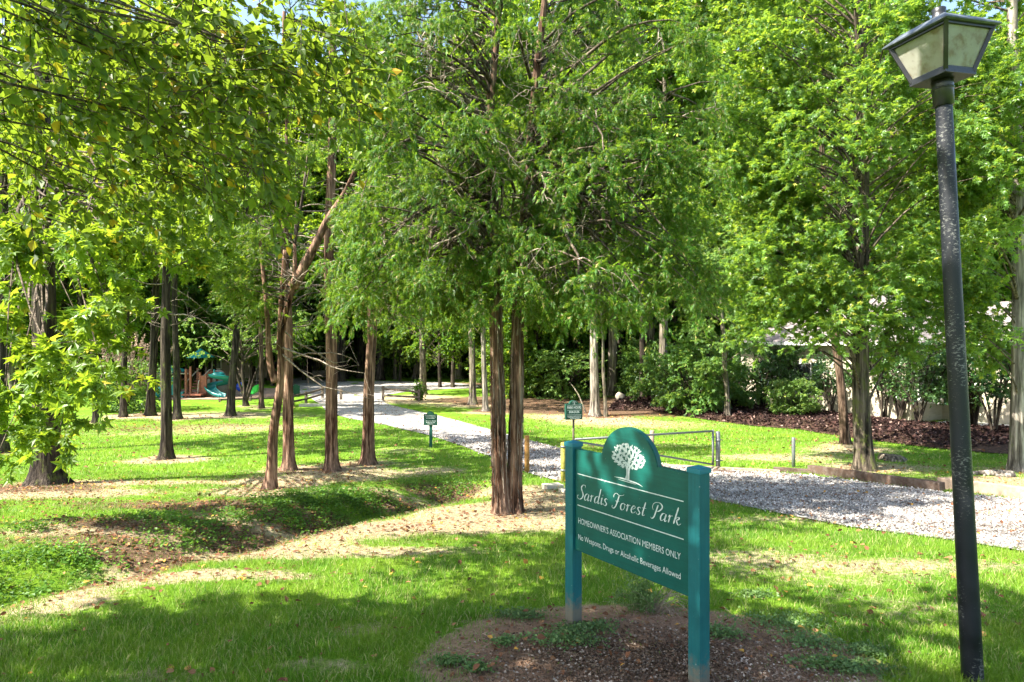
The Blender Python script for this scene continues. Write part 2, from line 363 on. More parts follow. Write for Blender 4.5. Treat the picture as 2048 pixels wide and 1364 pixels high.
def ground_mat():
    m, t = mat('ground')
    geo = nd(t, 'ShaderNodeNewGeometry'); pos = geo.outputs['Position']
    at_ = nd(t, 'ShaderNodeVertexColor', layer_name='mask'); sp = nd(t, 'ShaderNodeSeparateColor'); t.links.new(at_.outputs[0], sp.inputs[0])
    g1 = noise(t, pos, 1.1, 5, .6); g2 = noise(t, pos, 14., 4, .7); g3 = noise(t, pos, 90., 3, .7); g4 = noise(t, pos, 4., 4, .6)
    grass = ramp(t, g1, [(.3, (.055, .15, .008)), (.5, (.11, .25, .012)), (.7, (.19, .32, .02))])
    grass = mix(t, ramp(t, g2, [(.35, 0.), (.7, .7)]), grass, (.17, .25, .03))
    grass = mix(t, .7, grass, ramp(t, g3, [(.3, [.35]*3), (.7, [1.6]*3)]), 'MULTIPLY')
    dirt = ramp(t, g2, [(.3, (.24, .17, .09)), (.5, (.42, .33, .20)), (.7, (.55, .47, .30))])
    dirt = mix(t, .8, dirt, ramp(t, g3, [(.3, [.4]*3), (.7, [1.5]*3)]), 'MULTIPLY')
    dirt = mix(t, sp.outputs[2], dirt, mix(t, g2, (.17, .095, .058), (.40, .25, .16)))
    lit = ramp(t, g2, [(.3, (.045, .026, .015)), (.5, (.13, .08, .048)), (.72, (.28, .19, .12))])
    lit = mix(t, .8, lit, ramp(t, g3, [(.3, [.3]*3), (.7, [1.7]*3)]), 'MULTIPLY')
    def thr(ch, a, lo, hi):
        s = nd(t, 'ShaderNodeMath', operation='MULTIPLY_ADD', inp={0: a, 1: .9, 2: ch})
        s2 = nd(t, 'ShaderNodeMath', operation='MULTIPLY_ADD', inp={0: g2, 1: .7, 2: s.outputs[0]})
        mr = nd(t, 'ShaderNodeMapRange', inp={0: s2.outputs[0], 1: lo, 2: hi}); return mr.outputs[0]
    c = mix(t, thr(sp.outputs[0], g4, 1.05, 1.4), grass, dirt)
    c = mix(t, thr(sp.outputs[1], g4, 1.15, 1.45), c, lit)
    h = nd(t, 'ShaderNodeMath', operation='ADD', inp={0: g3, 1: g2})
    finish(t, c, .95, h.outputs[0], .9, .03, .1); return m
M_GROUND = ground_mat()
def gravel_mat():
    m, t = mat('gravel'); geo = nd(t, 'ShaderNodeNewGeometry'); pos = geo.outputs['Position']
    vo = nd(t, 'ShaderNodeTexVoronoi', inp={'Vector': pos, 'Scale': 28.}); vo2 = nd(t, 'ShaderNodeTexVoronoi', inp={'Vector': pos, 'Scale': 9.})
    sp = nd(t, 'ShaderNodeSeparateColor'); t.links.new(vo.outputs['Color'], sp.inputs[0])
    c = ramp(t, sp.outputs[0], [(0, (.13, .12, .12)), (.25, (.30, .285, .265)), (.6, (.46, .44, .41)), (1, (.62, .60, .56))])
    c = mix(t, .7, c, ramp(t, vo.outputs['Distance'], [(.25, [1.1]*3), (.75, [.45]*3)]), 'MULTIPLY')
    n = noise(t, pos, .9, 4); c = mix(t, ramp(t, n, [(.45, 0.), (.75, .45)]), c, (.30, .24, .17))
    mp = nd(t, 'ShaderNodeMapping'); mp.inputs['Scale'].default_value = (.16, 1.3, 1); t.links.new(pos, mp.inputs[0]); rt = noise(t, mp.outputs[0], 1.2, 3); c = mix(t, .8, c, ramp(t, rt, [(.36, [.62, .60, .57]), (.56, [1.08]*3)]), 'MULTIPLY')
    ds = noise(t, pos, 7., 3, .8); c = mix(t, ramp(t, ds, [(.62, 0.), (.70, .55)]), c, (.16, .09, .05))
    finish(t, c, .9, vo.outputs['Distance'], 1., -.02, .2); return m
M_GRAVEL = gravel_mat()
def simple(name, col, rough=.6, var=.25, ns=6., spec=.3, metal=0, bs=.15, bsc=40., col2=None, stretch=(1, 1, 1), thr=(.45, .65)):
    m, t = mat(name); v = mapped(t, 'Object', stretch)
    n = noise(t, v, ns, 5, .6); c = ramp(t, n, [(.3, [x*(1-var) for x in col]), (.7, [min(1, x*(1+var)) for x in col])])
    if col2: c = mix(t, ramp(t, noise(t, v, ns*1.7, 6, .7), [(thr[0], 0.), (thr[1], 1.)]), c, col2)
    finish(t, c, rough, noise(t, v, bsc, 4), bs, .004, spec, metal); return m
M_STONE = leaf_mat('gravel_stone', (.32, .30, .28), (.62, .59, .55), (.15, .12, .10), .22, (.4, .4, .4), 0., .85, .2, 2.)
M_TIMB = simple('weathered_timber', (.085, .055, .04), .85, .35, 5, .15, col2=(.14, .11, .09), stretch=(1, 1, 1), bs=.5)
M_TIMBL = simple('pale_timber', (.33, .24, .18), .85, .25, 5, .15, col2=(.22, .17, .12), bs=.5)
M_RAIL = simple('fence_wood', (.10, .075, .055), .9, .35, 8, .1, col2=(.2, .17, .13), bs=.5)
M_GALV = simple('galvanized', (.17, .18, .18), .5, .2, 14, .5, .5, col2=(.2, .19, .17), thr=(.55, .75))
M_YPOST = simple('algae_post', (.34, .30, .07), .8, .3, 9, .15, col2=(.15, .17, .03), bs=.4)
M_BPOST = simple('brown_post', (.36, .19, .06), .8, .3, 9, .15, col2=(.2, .1, .04), bs=.4)
M_CONC = simple('concrete', (.50, .46, .37), .9, .15, 8, .15, col2=(.36, .32, .2))
M_DRIVEC = simple('pale_concrete', (.52, .50, .47), .9, .1, 2, .15)

# ------------------------------------------------------------------ tree builder
def bez(a, b, c, n):
    t = np.linspace(0, 1, n)[None, :, None]; a, b, c = a[:, None], b[:, None], c[:, None]
    return (1-t)**2*a+2*t*(1-t)*b+t*t*c
def sprays(r, C, R, nt_, nl, droop=.35, out=None, flat=.55, outw=.6, start=.15):
    """leaf positions along twigs fanning out of each clump centre; returns leaf pos, axis, normal and the twig paths"""
    K = len(C); R = np.broadcast_to(R, (K,))
    d = r.normal(size=(K, nt_, 3)); d[..., 2] *= flat
    if out is not None: d = norm(d)+outw*out[:, None]
    d = norm(d); L = R[:, None]*r.uniform(.45, 1.15, (K, nt_))
    s0 = C[:, None]+r.normal(size=(K, nt_, 3))*R[:, None, None]*.18*np.array([1, 1, .7])
    u = r.uniform(start, 1, (K, nt_, nl))
    pos = s0[:, :, None]+d[:, :, None]*(L[..., None]*u)[..., None]
    pos[..., 2] -= droop*L[..., None]*u**2
    ax = np.repeat(d[:, :, None], nl, 2)+.75*r.normal(size=pos.shape); ax[..., 2] -= .35+droop
    tw = np.stack([s0, s0+d*(L*.5)[..., None]-np.array([0, 0, 1])*(droop*L*.25)[..., None], s0+d*L[..., None]-np.array([0, 0, 1])*(droop*L)[..., None]], 2)
    N_ = r.normal(size=(K*nt_*nl, 3))*.55; N_[:, 2] += 1
    return pos.reshape(-1, 3), norm(ax.reshape(-1, 3)), norm(N_), tw.reshape(-1, 3, 3)

def trunk_path(base, pts, ztop, n=40, r=None):
    """smooth path from base through pts up to ztop"""
    K_ = np.array([base]+list(pts), float)
    if K_[-1, 2] < ztop:
        d = K_[-1]-K_[-2] if len(K_) > 2 else K_[-1]-K_[0]; d = d/max(d[2], .1); d[:2] = np.clip(d[:2], -.06, .06)
        K_ = np.vstack([K_, K_[-1]+d*(ztop-K_[-1, 2])])
    z = np.linspace(0, 1, n)**1.3
    zz = K_[0, 2]+z*(K_[-1, 2]-K_[0, 2])
    x = np.interp(zz, K_[:, 2], K_[:, 0]); y = np.interp(zz, K_[:, 2], K_[:, 1])
    k = np.array([.25, .5, .25])
    for _ in range(3):
        x[1:-1] = np.convolve(x, k, 'valid'); y[1:-1] = np.convolve(y, k, 'valid')
    if r is not None:
        w = np.linspace(0, 1, n); a = .045
        x = x+a*np.sin(w*17+r.uniform(0, 6))*w; y = y+a*np.sin(w*13+r.uniform(0, 6))*w
    return np.stack([x, y, zz], 1)

def auto_clumps(r, path, zlo, zhi, R, K, prof='round', asym=(0, 0)):
    z = r.uniform(zlo, zhi, K); u = (z-zlo)/(zhi-zlo)
    if prof == 'round': e = np.sqrt(np.clip(1-(2*u-.9)**2*.75, .12, 1))
    elif prof == 'cone': e = 1.05-u*.75
    else: e = np.ones(K)
    a = r.uniform(0, 2*np.pi, K); q = r.uniform(.25, 1, K)**.6*e*R
    x = np.interp(z, path[:, 2], path[:, 0])+np.cos(a)*q+asym[0]; y = np.interp(z, path[:, 2], path[:, 1])+np.sin(a)*q+asym[1]
    return np.stack([x, y, z], 1)

def build_tree(name, label, base, pts, ztop, rb, rt, clumps, crad, nt_, nl, tpl, lsz, m_leaf, m_bark, cat='tree', group=None,
               seed=1, droop=.35, limb_r=.035, flute=.03, flare=.4, sides=24, twigs=0., dead=0, outw=.6, drop=.9, flare_h=.35, lob=.2, cone=None, limb_m=1, flat=.55, dead_z=None, zatt=None):
    r = np.random.default_rng(seed); base = np.array(base, float)
    root = thing(name, label, cat, base, group=group)
    b0 = base.copy(); b0[2] -= .12
    path = trunk_path(b0, pts, ztop, 46, r)
    hh = path[:, 2]-base[2]; w = hh/max(hh[-1], .1)
    rad = rb*(1-w)+rt*w; rad = rad*(1+flare*np.exp(-np.clip(hh, 0, 99)/(flare_h*.5))+.12*np.exp(-np.clip(hh, 0, 99)/(flare_h*2.2)))
    g = G(); tube(g, path, rad, sides, flute, seed, lob=lob)
    clumps = np.asarray(clumps, float)
    # limbs
    if len(clumps):
        zt = np.clip(clumps[:, 2]-drop*np.hypot(clumps[:, 0]-base[0], clumps[:, 1]-base[1])*r.uniform(.3, .9, len(clumps)), zatt if zatt is not None else base[2]+.35*max(1., clumps[:, 2].min()-base[2]), path[-1, 2])
        if zatt is not None: zt = np.maximum(zt, zatt+r.uniform(0, 3.0, len(zt))*(zt < zatt+.05))
        a = np.stack([np.interp(zt, path[:, 2], path[:, k]) for k in (0, 1)]+[zt], 1)
        mid = (a+clumps)/2+r.normal(size=a.shape)*.12*np.linalg.norm(clumps-a, axis=1)[:, None]; mid[:, 2] += .18*np.linalg.norm(clumps-a, axis=1)
        B = bez(a, mid, clumps, 7); L = np.linalg.norm(clumps-a, axis=1)
        tubes(g, B, np.minimum(limb_r*(.3+.28*L), rb*.45), np.full(len(a), limb_r*.2), 6, limb_m)
        out = norm(clumps-a)
    if len(clumps):
        gl = G(); pos, ax, N_, tw = sprays(r, clumps, crad, nt_, nl, droop, out, outw=outw, flat=flat)
        keep = r.random(len(pos)) < 1
        leaves(gl, tpl, pos[keep], ax[keep], N_[keep], lsz*r.uniform(.6, 1.25, keep.sum()))
        gl.obj('crown', [m_leaf], root, False, base)
        if twigs or dead:
            gt = g
            if twigs:
                k = r.random(len(tw)) < twigs; tubes(gt, tw[k], np.full(k.sum(), limb_r*.16), np.full(k.sum(), limb_r*.05), 3, 1)
            if dead:
                dz = dead_z or (clumps[:, 2].min()-.5, clumps[:, 2].min()+2.5)
                z = r.uniform(dz[0], dz[1], dead); A = np.stack([np.interp(z, path[:, 2], path[:, k]) for k in (0, 1)]+[z], 1)
                an = r.uniform(0, 6.28, dead); ln = r.uniform(.5, 2.0, dead)
                E = A+np.stack([np.cos(an)*ln, np.sin(an)*ln, r.uniform(-.5, .5, dead)*ln], 1)
                Mi = (A+E)/2+r.normal(size=A.shape)*.22*ln[:, None]; B = bez(A, Mi, E, 8); B[:, 1:] += r.normal(size=B[:, 1:].shape)*.02
                tubes(gt, B, .013*ln, np.full(dead, .004), 4, 2)
                for _ in range(5):
                    i = r.integers(2, 8, dead); s_ = B[np.arange(dead), i]; dd = norm(r.normal(size=s_.shape)+.8*norm(E-A)-np.array([0, 0, .5]))*r.uniform(.2, .7, (dead, 1))
                    m2 = s_+dd*.5+r.normal(size=s_.shape)*.07; B2 = bez(s_, m2, s_+dd+r.normal(size=s_.shape)*.05, 6)
                    tubes(gt, B2, np.full(dead, .005), np.full(dead, .002), 3, 2)
    g.obj('trunk', [m_bark, B_LIMB, B_TWIG], root, True, base)
    return root, path
# ------------------------------------------------------------------ ground, drive, beds (structure)
# name, base px, trunk width px (at chest), top points px
TB = dict(gum_l=(95, 968), edge_l=(2, 905), t190=(192, 845), t247=(246, 834), t305=(300, 831), t332=(332, 918), t357=(355, 838), t458=(460, 832), t490=(492, 812), t522=(523, 816),
          c540=(538, 978), c577=(578, 940), c663=(664, 941), c735=(735, 928), twin=(1003, 1028), twin2=(1028, 1010), o845=(846, 790), o945=(946, 809), o970=(971, 822), o1190=(1190, 832), o1210=(1212, 833),
          o1450=(1455, 838), g1690=(1692, 888), g1728=(1730, 940), r2035=(2033, 942))
BASE = {k: P(*v) for k, v in TB.items()}
for k, v in BASE.items():
    if not k.startswith('twin'): TREE_XY.append((v[0], v[1], .3))

def ground():
    ys = np.concatenate([-np.geomspace(60, 1.2, 14), [0, 1.0], np.geomspace(1.6, 40, 230), np.geomspace(41, 900, 60)])
    a = np.linspace(-1, 1, 241); xs = np.sinh(a*5.2)/math.sinh(5.2)*900
    # finer columns near the middle
    X, Y = np.meshgrid(xs, ys)
    sx = np.linspace(-1, 1, 241)
    X = np.sign(sx)[None]*(np.abs(sx)[None]*(np.clip(np.abs(Y), 6, None)*1.15)+np.clip(np.abs(sx)[None]-.85, 0, 1)**2*4e3)
    Z = H(X, Y); g = G(); n, m_ = X.shape
    i = np.arange(n-1)[:, None]*m_; j = np.arange(m_-1)[None]
    q = np.stack([i+j, i+j+1, i+m_+j+1, i+m_+j], -1).reshape(-1, 4)
    g.add(np.stack([X, Y, Z], -1).reshape(-1, 3), q)
    o = g.obj('ground', [M_GROUND], None, True); tag(o, kind='structure')
    d, l = masks(X.ravel(), Y.ravel())
    ca = o.data.color_attributes.new('mask', 'FLOAT_COLOR', 'POINT')
    c = np.stack([np.clip(d, 0, 1.5), np.clip(l, 0, 1.5), np.clip(1.6-(((X.ravel()-.95)/1.5)**2+((Y.ravel()-4.6)/1.1)**2), 0, 1), d*0+1], -1).astype(np.float32); ca.data.foreach_set('color', c.ravel())
ground()
# a sheet cut from a polygon and laid on the ground
def sheet(name, poly, m, off, step=.5, kind='structure', bulge=0):
    bm = bmesh.new(); vs = [bm.verts.new((x, y, 0)) for x, y in poly]; bm.faces.new(vs)
    lo = poly.min(0); hi = poly.max(0)
    for ax in (0, 1):
        k = lo[ax]; s = step
        while k < hi[ax]:
            if ax == 1: s = max(step, step*k/12)
            else: s = step
            co = [0, 0, 0]; co[ax] = k; no = [0, 0, 0]; no[ax] = 1
            bmesh.ops.bisect_plane(bm, geom=bm.verts[:]+bm.edges[:]+bm.faces[:], plane_co=co, plane_no=no); k += s
    bmesh.ops.triangulate(bm, faces=bm.faces[:])
    xy = np.array([v.co[:2] for v in bm.verts]); z = H(xy[:, 0], xy[:, 1])+off
    if bulge:
        d, _ = seg_dist(xy[:, 0], xy[:, 1], np.vstack([poly, poly[:1]])); z += bulge*np.clip(d/1.2, 0, 1)
    for v, zz in zip(bm.verts, z): v.co.z = zz
    me = bpy.data.meshes.new(name); bm.to_mesh(me); bm.free(); me.materials.append(m)
    for p in me.polygons: p.use_smooth = True
    o = bpy.data.objects.new(name, me); COL.objects.link(o); tag(o, kind=kind); return o
sheet('gravel_drive', DRIVE, M_GRAVEL, .022, .45)
M_BED = simple('mulch', (.05, .03, .02), .95, .6, 9, .1, bs=1., bsc=20, col2=(.12, .08, .055), thr=(.5, .7))
M_PIT = simple('play_mulch', (.30, .21, .15), .95, .4, 9, .1, bs=1., bsc=20)
sheet('mulch_bed', MULCH, M_BED, .03, .7, bulge=.18)
sheet('play_area_mulch', PLAY, M_PIT, .03, .9)

# ------------------------------------------------------------------ scattered stuff
def scatter_px(n, x0, x1, y0, y1, r):
    """random ground points, denser near the viewer's side of the lawn"""
    px = r.uniform(x0, x1, n); py = r.uniform(y0, y1, n)
    Y = np.interp(py, *_row()); return (px-1024)/F*Y, Y
def _row(c=[]):
    if not c:
        Y = np.geomspace(1.6, 300, 3000)[::-1]; c.append((682+(CH-H0(0*Y, Y))*F/Y, Y))
    return c[0]
def band(y0, y1, dens, r):
    ym = r.uniform(0, 1, int(dens*(y1-y0)*(y1+y0)*.84)); y = np.sqrt(y0*y0+ym*(y1*y1-y0*y0)); x = r.uniform(-.84, .84, len(y))*y; return x, y
def grass():
    r = np.random.default_rng(11); g = G()
    for (y0, y1, dens, hgt, wid, seg) in ((1.9, 5.5, 4600, .075, .0050, 2), (5.5, 9, 2300, .075, .0068, 1), (9, 16, 900, .075, .010, 1), (16, 30, 210, .085, .020, 1)):
        x, y = band(y0, y1, dens, r)
        d, l = masks(x, y); p = 1.3-1.5*d-1.7*l+.35*wob(x, y, 2.1, 1)+.25*wob(x, y, 7., 2)
        keep = (r.random(len(x)) < np.clip(p, np.where(d > 1.7, .015, .30), 1)) & ~inside(x+r.normal(size=len(x))*.07, y+r.normal(size=len(x))*.09, DRIVE) & ~inside(x, y, MULCH)
        x, y = x[keep], y[keep]; d = d[keep]; n = len(x)
        z = H(x, y)-.005; a = r.uniform(0, 6.28, n); h = hgt*r.uniform(.4, 1.15, n)*(1+.25*wob(x, y, 3., 3))*np.clip(1-.45*d, .4, 1); w = wid*r.uniform(.7, 1.4, n)
        cx, cy = np.cos(a), np.sin(a); la = r.uniform(0, 6.28, n); ln = h*r.uniform(.15, .95, n); lx, ly = np.cos(la)*ln, np.sin(la)*ln
        A = np.stack([x-cx*w/2, y-cy*w/2, z], 1); B = np.stack([x+cx*w/2, y+cy*w/2, z], 1); T = np.stack([x+lx, y+ly, z+h], 1)
        if seg == 2:
            m1 = np.stack([x-cx*w*.4+lx*.3, y-cy*w*.4+ly*.3, z+h*.6], 1); m2 = np.stack([x+cx*w*.4+lx*.3, y+cy*w*.4+ly*.3, z+h*.6], 1)
            v = np.stack([A, B, m2, m1, T], 1).reshape(-1, 3); o = np.arange(n)*5
            g.add(v, np.stack([o, o+1, o+2, o+3], 1), np.stack([o+3, o+2, o+4], 1))
        else:
            v = np.stack([A, B, T], 1).reshape(-1, 3); o = np.arange(n)*3; g.add(v, None, np.stack([o, o+1, o+2], 1))
    m, t = mat('grass_blade'); geo = nd(t, 'ShaderNodeNewGeometry')
    c = ramp(t, geo.outputs['Random Per Island'], [(0, (.045, .14, .010)), (.45, (.095, .24, .014)), (.8, (.18, .33, .03)), (.88, (.48, .42, .2))])
    n1 = noise(t, geo.outputs['Position'], 1.1, 3); c = mix(t, ramp(t, n1, [(.42, 0.), (.68, .6)]), c, (.26, .36, .035))
    b = nd(t, 'ShaderNodeBsdfPrincipled', inp={'Base Color': c, 'Roughness': .5}); b.inputs['Specular IOR Level'].default_value = .3
    tl = nd(t, 'ShaderNodeBsdfTranslucent'); t.links.new(mix(t, .5, c, (.28, .42, .03)), tl.inputs[0])
    ms = nd(t, 'ShaderNodeMixShader', inp={0: .4}); t.links.new(b.outputs[0], ms.inputs[1]); t.links.new(tl.outputs[0], ms.inputs[2])
    o = nd(t, 'ShaderNodeOutputMaterial'); t.links.new(ms.outputs[0], o.inputs[0])
    tag(g.obj('grass', [m]), 'short mown lawn grass with thin straw coloured patches', 'grass', kind='stuff')
grass()
def litter():
    r = np.random.default_rng(12); g = G()
    def put(x, y, s, dz=.012, tpl=OVAL, m=0, tilt=.4, gg=None):
        n = len(x); z = H(x, y)+dz*r.uniform(.3, 1.5, n)
        A = r.normal(size=(n, 3)); A[:, 2] *= .25; N_ = r.normal(size=(n, 3))*tilt; N_[:, 2] += 1
        leaves(gg or g, tpl, np.stack([x, y, z], 1), A, N_, s*r.uniform(.5, 1.3, n), m)
    # leaves lying on grass
    for y0, y1, dn, s in ((2, 6, 9, .055), (6, 16, 8, .06), (16, 40, 3.5, .09)):
        x, y = band(y0, y1, dn, r); put(x, y, s, .05)
    for y0, y1, dn, s in ((2.5, 8, 260, .05), (8, 16, 150, .06), (16, 32, 50, .08)):
        x, y = band(y0, y1, dn, r); d, l = masks(x, y); k = (r.random(len(x)) < np.clip(.25*d+l, 0, 1)) & ~inside(x, y, DRIVE) & ~((((x-.95)/1.6)**2+((y-4.6)/1.1)**2 < 1) & (r.random(len(x)) < .7)); put(x[k], y[k], s, .018)
    x, y = band(7, 26, 34, r); k = inside(x, y, DRIVE) & (r.random(len(x)) < .45+.6*wob(x, y, 1.3)); put(x[k], y[k], .055, .035)
    NEED = (np.array([(-.012, 0, 0), (.012, 0, 0), (.01, .5, .03), (0, 1, 0)]), None, [(0, 1, 2), (0, 2, 3)])
    for y0, y1, dn, s in ((2.2, 7, 900, .07), (7, 12, 520, .10), (12, 20, 160, .16)):
        x, y = band(y0, y1, dn, r); d, l = masks(x, y); k = (r.random(len(x)) < np.clip(.75*d+.4*l-.1, 0, 1)*np.where(d > 2., .45, 1.)) & ~inside(x, y, DRIVE); put(x[k], y[k], s, .016, NEED, 1, .5)
    tag(g.obj('fallen_leaves', [M_FALL, M_DRY]), 'dry brown leaves fallen on grass, gravel and bare soil', 'leaf litter', kind='stuff')
    g = G()
    x = r.normal(1., .7, 17000); y = r.normal(4.3, .45, 17000); k = (((x-.95)/1.7)**2+((y-4.45)/.95)**2 < r.uniform(.5, 1.1, len(x))) & (y > 2.2); put(x[k], y[k], .022, .012, DIA, 0, .6, g)
    tag(g.obj('bark_mulch', [M_CHIPL]), 'shredded brown bark mulch round the feet of the big green sign', 'mulch', kind='stuff')
    g = G(); x, y = band(20, 42, 110, r); k = inside(x, y, MULCH); x, y = x[k], y[k]; 
    z = H(x, y); n = len(x); A = r.normal(size=(n, 3)); A[:, 2] *= .4; N_ = r.normal(size=(n, 3))*.6; N_[:, 2] += 1
    dd, _ = seg_dist(x, y, np.vstack([MULCH, MULCH[:1]]))
    leaves(g, OVAL, np.stack([x, y, z+.05+.18*np.clip(dd/1.2, 0, 1)+r.uniform(0, .05, n)], 1), A, N_, .13*r.uniform(.5, 1.3, n))
    tag(g.obj('leaf_mulch', [M_CHIP]), 'dark brown leaf mulch heaped under the shrubs by the house', 'mulch', kind='stuff')
    # gravel
    g = G(); OCT = (np.array([(1, 0, 0), (0, 1, 0), (-1, 0, 0), (0, -1, 0), (0, 0, .7), (0, 0, -.7)]), None,
                    [(0, 1, 4), (1, 2, 4), (2, 3, 4), (3, 0, 4), (1, 0, 5), (2, 1, 5), (3, 2, 5), (0, 3, 5)])
    for y0, y1, dn, s in ((5.5, 9, 900, .014), (9, 14, 620, .018), (14, 24, 170, .028)):
        x, y = band(y0, y1, dn, r)
        x2 = x+r.normal(size=len(x))*.06; y2 = y+r.normal(size=len(x))*.06; k = inside(x2, y2, DRIVE)
        x, y = x[k], y[k]; n = len(x)
        leaves(g, OCT, np.stack([x, y, H(x, y)+.028+r.uniform(-.004, .012, n)], 1), r.normal(size=(n, 3)), r.normal(size=(n, 3)), s*r.uniform(.5, 1.4, n))
    tag(g.obj('gravel_stones', [M_STONE]), 'loose pale grey gravel stones covering the drive', 'gravel', kind='stuff')
    # ground ivy and clover in the swale
    g = G(); n0 = 0
    CL = [(880, 978, .7, .3), (600, 1002, .55, .25), (700, 1000, .8, .3), (690, 1012, .5, .2), (660, 990, .7, .3), (590, 1040, .5, .25), (430, 1068, .4, .2), (350, 1080, .35, .2), (150, 1120, .45, .2), (60, 1120, .35, .15), (60, 1060, .4, .12),
          (480, 1035, .4, .2), (560, 1012, .35, .2), (20, 1185, .5, .15), (330, 1040, .6, .2), (720, 995, .5, .2), (640, 1020, .5, .2)]
    for px, py, rx, ry in CL:
        c = P(px, py); n = int(4200*rx*ry*3.2); x = c[0]+r.normal(size=n)*rx*.8; y = c[1]+r.normal(size=n)*ry*1.0
        k = r.random(n) < .55+.6*wob(x, y, 5., 1); x, y = x[k], y[k]; n = len(x)
        A = r.normal(size=(n, 3)); A[:, 2] *= .3; N_ = r.normal(size=(n, 3))*.45; N_[:, 2] += 1
        leaves(g, DIA, np.stack([x, y, H(x, y)+r.uniform(.02, .11, n)], 1), A, N_, .045*r.uniform(.6, 1.4, n))
    for px, py, rx, ry in ((1170, 1262, .14, .07), (1135, 1285, .16, .08), (1010, 1290, .06, .04), (900, 1330, .08, .03), (1580, 1250, .2, .10), (1620, 1290, .12, .08), (1690, 1340, .2, .05), (1440, 1270, .1, .06), (1040, 1235, .12, .06), (1510, 1195, .1, .05), (1740, 1310, .12, .05), (960, 1345, .06, .03)):
        c = P(px, py); n = int(520*rx*9); x = c[0]+r.normal(size=n)*rx*.9; y = c[1]+r.normal(size=n)*ry*1.1
        A = r.normal(size=(n, 3)); A[:, 2] = np.abs(A[:, 2])*.4; N_ = r.normal(size=(n, 3))*.5; N_[:, 2] += 1
        leaves(g, DIA, np.stack([x, y, H(x, y)+r.uniform(.01, .05, n)], 1), A, N_, .026*r.uniform(.5, 1.4, n), 1)
    tag(g.obj('ground_cover', [M_CLOV, M_WEED]), 'low green clover and ivy patches in the swale and on the sign bed', 'ground cover', kind='stuff')
litter()
# ------------------------------------------------------------------ the big park sign
M_SIGN = simple('sign_green', (.003, .078, .063), .42, .12, 3, .35, bs=.05, col2=(.006, .098, .079), thr=(.5, .8))
M_SPOST = simple('post_teal', (.006, .105, .112), .5, .14, 3, .35, bs=.12, col2=(.014, .14, .14), thr=(.5, .8))
for M_ in (M_SIGN, M_SPOST):
    t = M_.node_tree; b_ = [n for n in t.nodes if n.type == 'BSDF_PRINCIPLED'][0]; src = b_.inputs['Base Color'].links[0].from_socket
    v = mapped(t, 'Object', (1, 1, 1)); sp = nd(t, 'ShaderNodeSeparateXYZ'); t.links.new(v, sp.inputs[0])
    k = nd(t, 'ShaderNodeMath', operation='MULTIPLY_ADD', inp={0: sp.outputs[2], 1: 2.2, 2: noise(t, v, 22, 5, .7)})
    c = mix(t, ramp(t, k.outputs[0], [(.62, .7), (.95, 0.)]), src, (.20, .14, .09))
    gr = noise(t, mapped(t, 'Object', (3, 60, 60) if M_ is M_SIGN else (70, 70, 3)), 1, 4, .7); c = mix(t, .55, c, ramp(t, gr, [(.3, [.72]*3), (.7, [1.2]*3)]), 'MULTIPLY')
    c = mix(t, ramp(t, noise(t, v, 38, 3, .6), [(.70, 0.), (.74, .6)]), c, (.30, .36, .32))
    t.links.new(c, b_.inputs['Base Color'])
M_CAP = simple('cap_teal', (.01, .15, .19), .45, .12, 5, .4)
M_LET = simple('sign_letter', (.52, .58, .54), .7, .15, 60, .2, bs=0, col2=(.30, .42, .38), thr=(.55, .75))
M_SG2 = simple('small_sign_green', (.008, .055, .035), .6, .15, 8, .3)
M_SG2P = simple('small_sign_post', (.010, .075, .055), .6, .2, 8, .3)

def text_geo(s, width, height, bold=.012, shear=0):
    """outline text as 2-d triangles: returns verts (n,2) scaled to width and cap height, faces"""
    cu = bpy.data.curves.new('t', 'FONT'); cu.body = s; cu.offset = bold; cu.shear = shear; cu.resolution_u = 3; cu.fill_mode = 'FRONT'
    o = bpy.data.objects.new('t', cu); COL.objects.link(o); dg = bpy.context.evaluated_depsgraph_get(); dg.update()
    me = bpy.data.meshes.new_from_object(o.evaluated_get(dg))
    me.calc_loop_triangles(); v = np.array([x.co[:2] for x in me.vertices]); t = np.array([x.vertices[:] for x in me.loop_triangles])
    bpy.data.objects.remove(o); bpy.data.curves.remove(cu); bpy.data.meshes.remove(me)
    capt = .70; v[:, 1] *= height/capt; v[:, 0] -= v[:, 0].min(); v[:, 0] *= width/v[:, 0].max(); return v, t
def put2d(g, v, t, x0, z0, y, m=0):
    g.add(np.stack([v[:, 0]+x0, np.full(len(v), y), v[:, 1]+z0], 1), None, t, m)
def catmull(p, k=9):
    p = np.array(p, float); q = np.vstack([2*p[0]-p[1], p, 2*p[-1]-p[-2]]); out = []
    for i in range(1, len(q)-2):
        for t in np.linspace(0, 1, k, endpoint=False):
            out.append(.5*((2*q[i])+(-q[i-1]+q[i+1])*t+(2*q[i-1]-5*q[i]+4*q[i+1]-q[i+2])*t*t+(-q[i-1]+3*q[i]-3*q[i+1]+q[i+2])*t**3))
    out.append(q[-2]); return np.array(out)
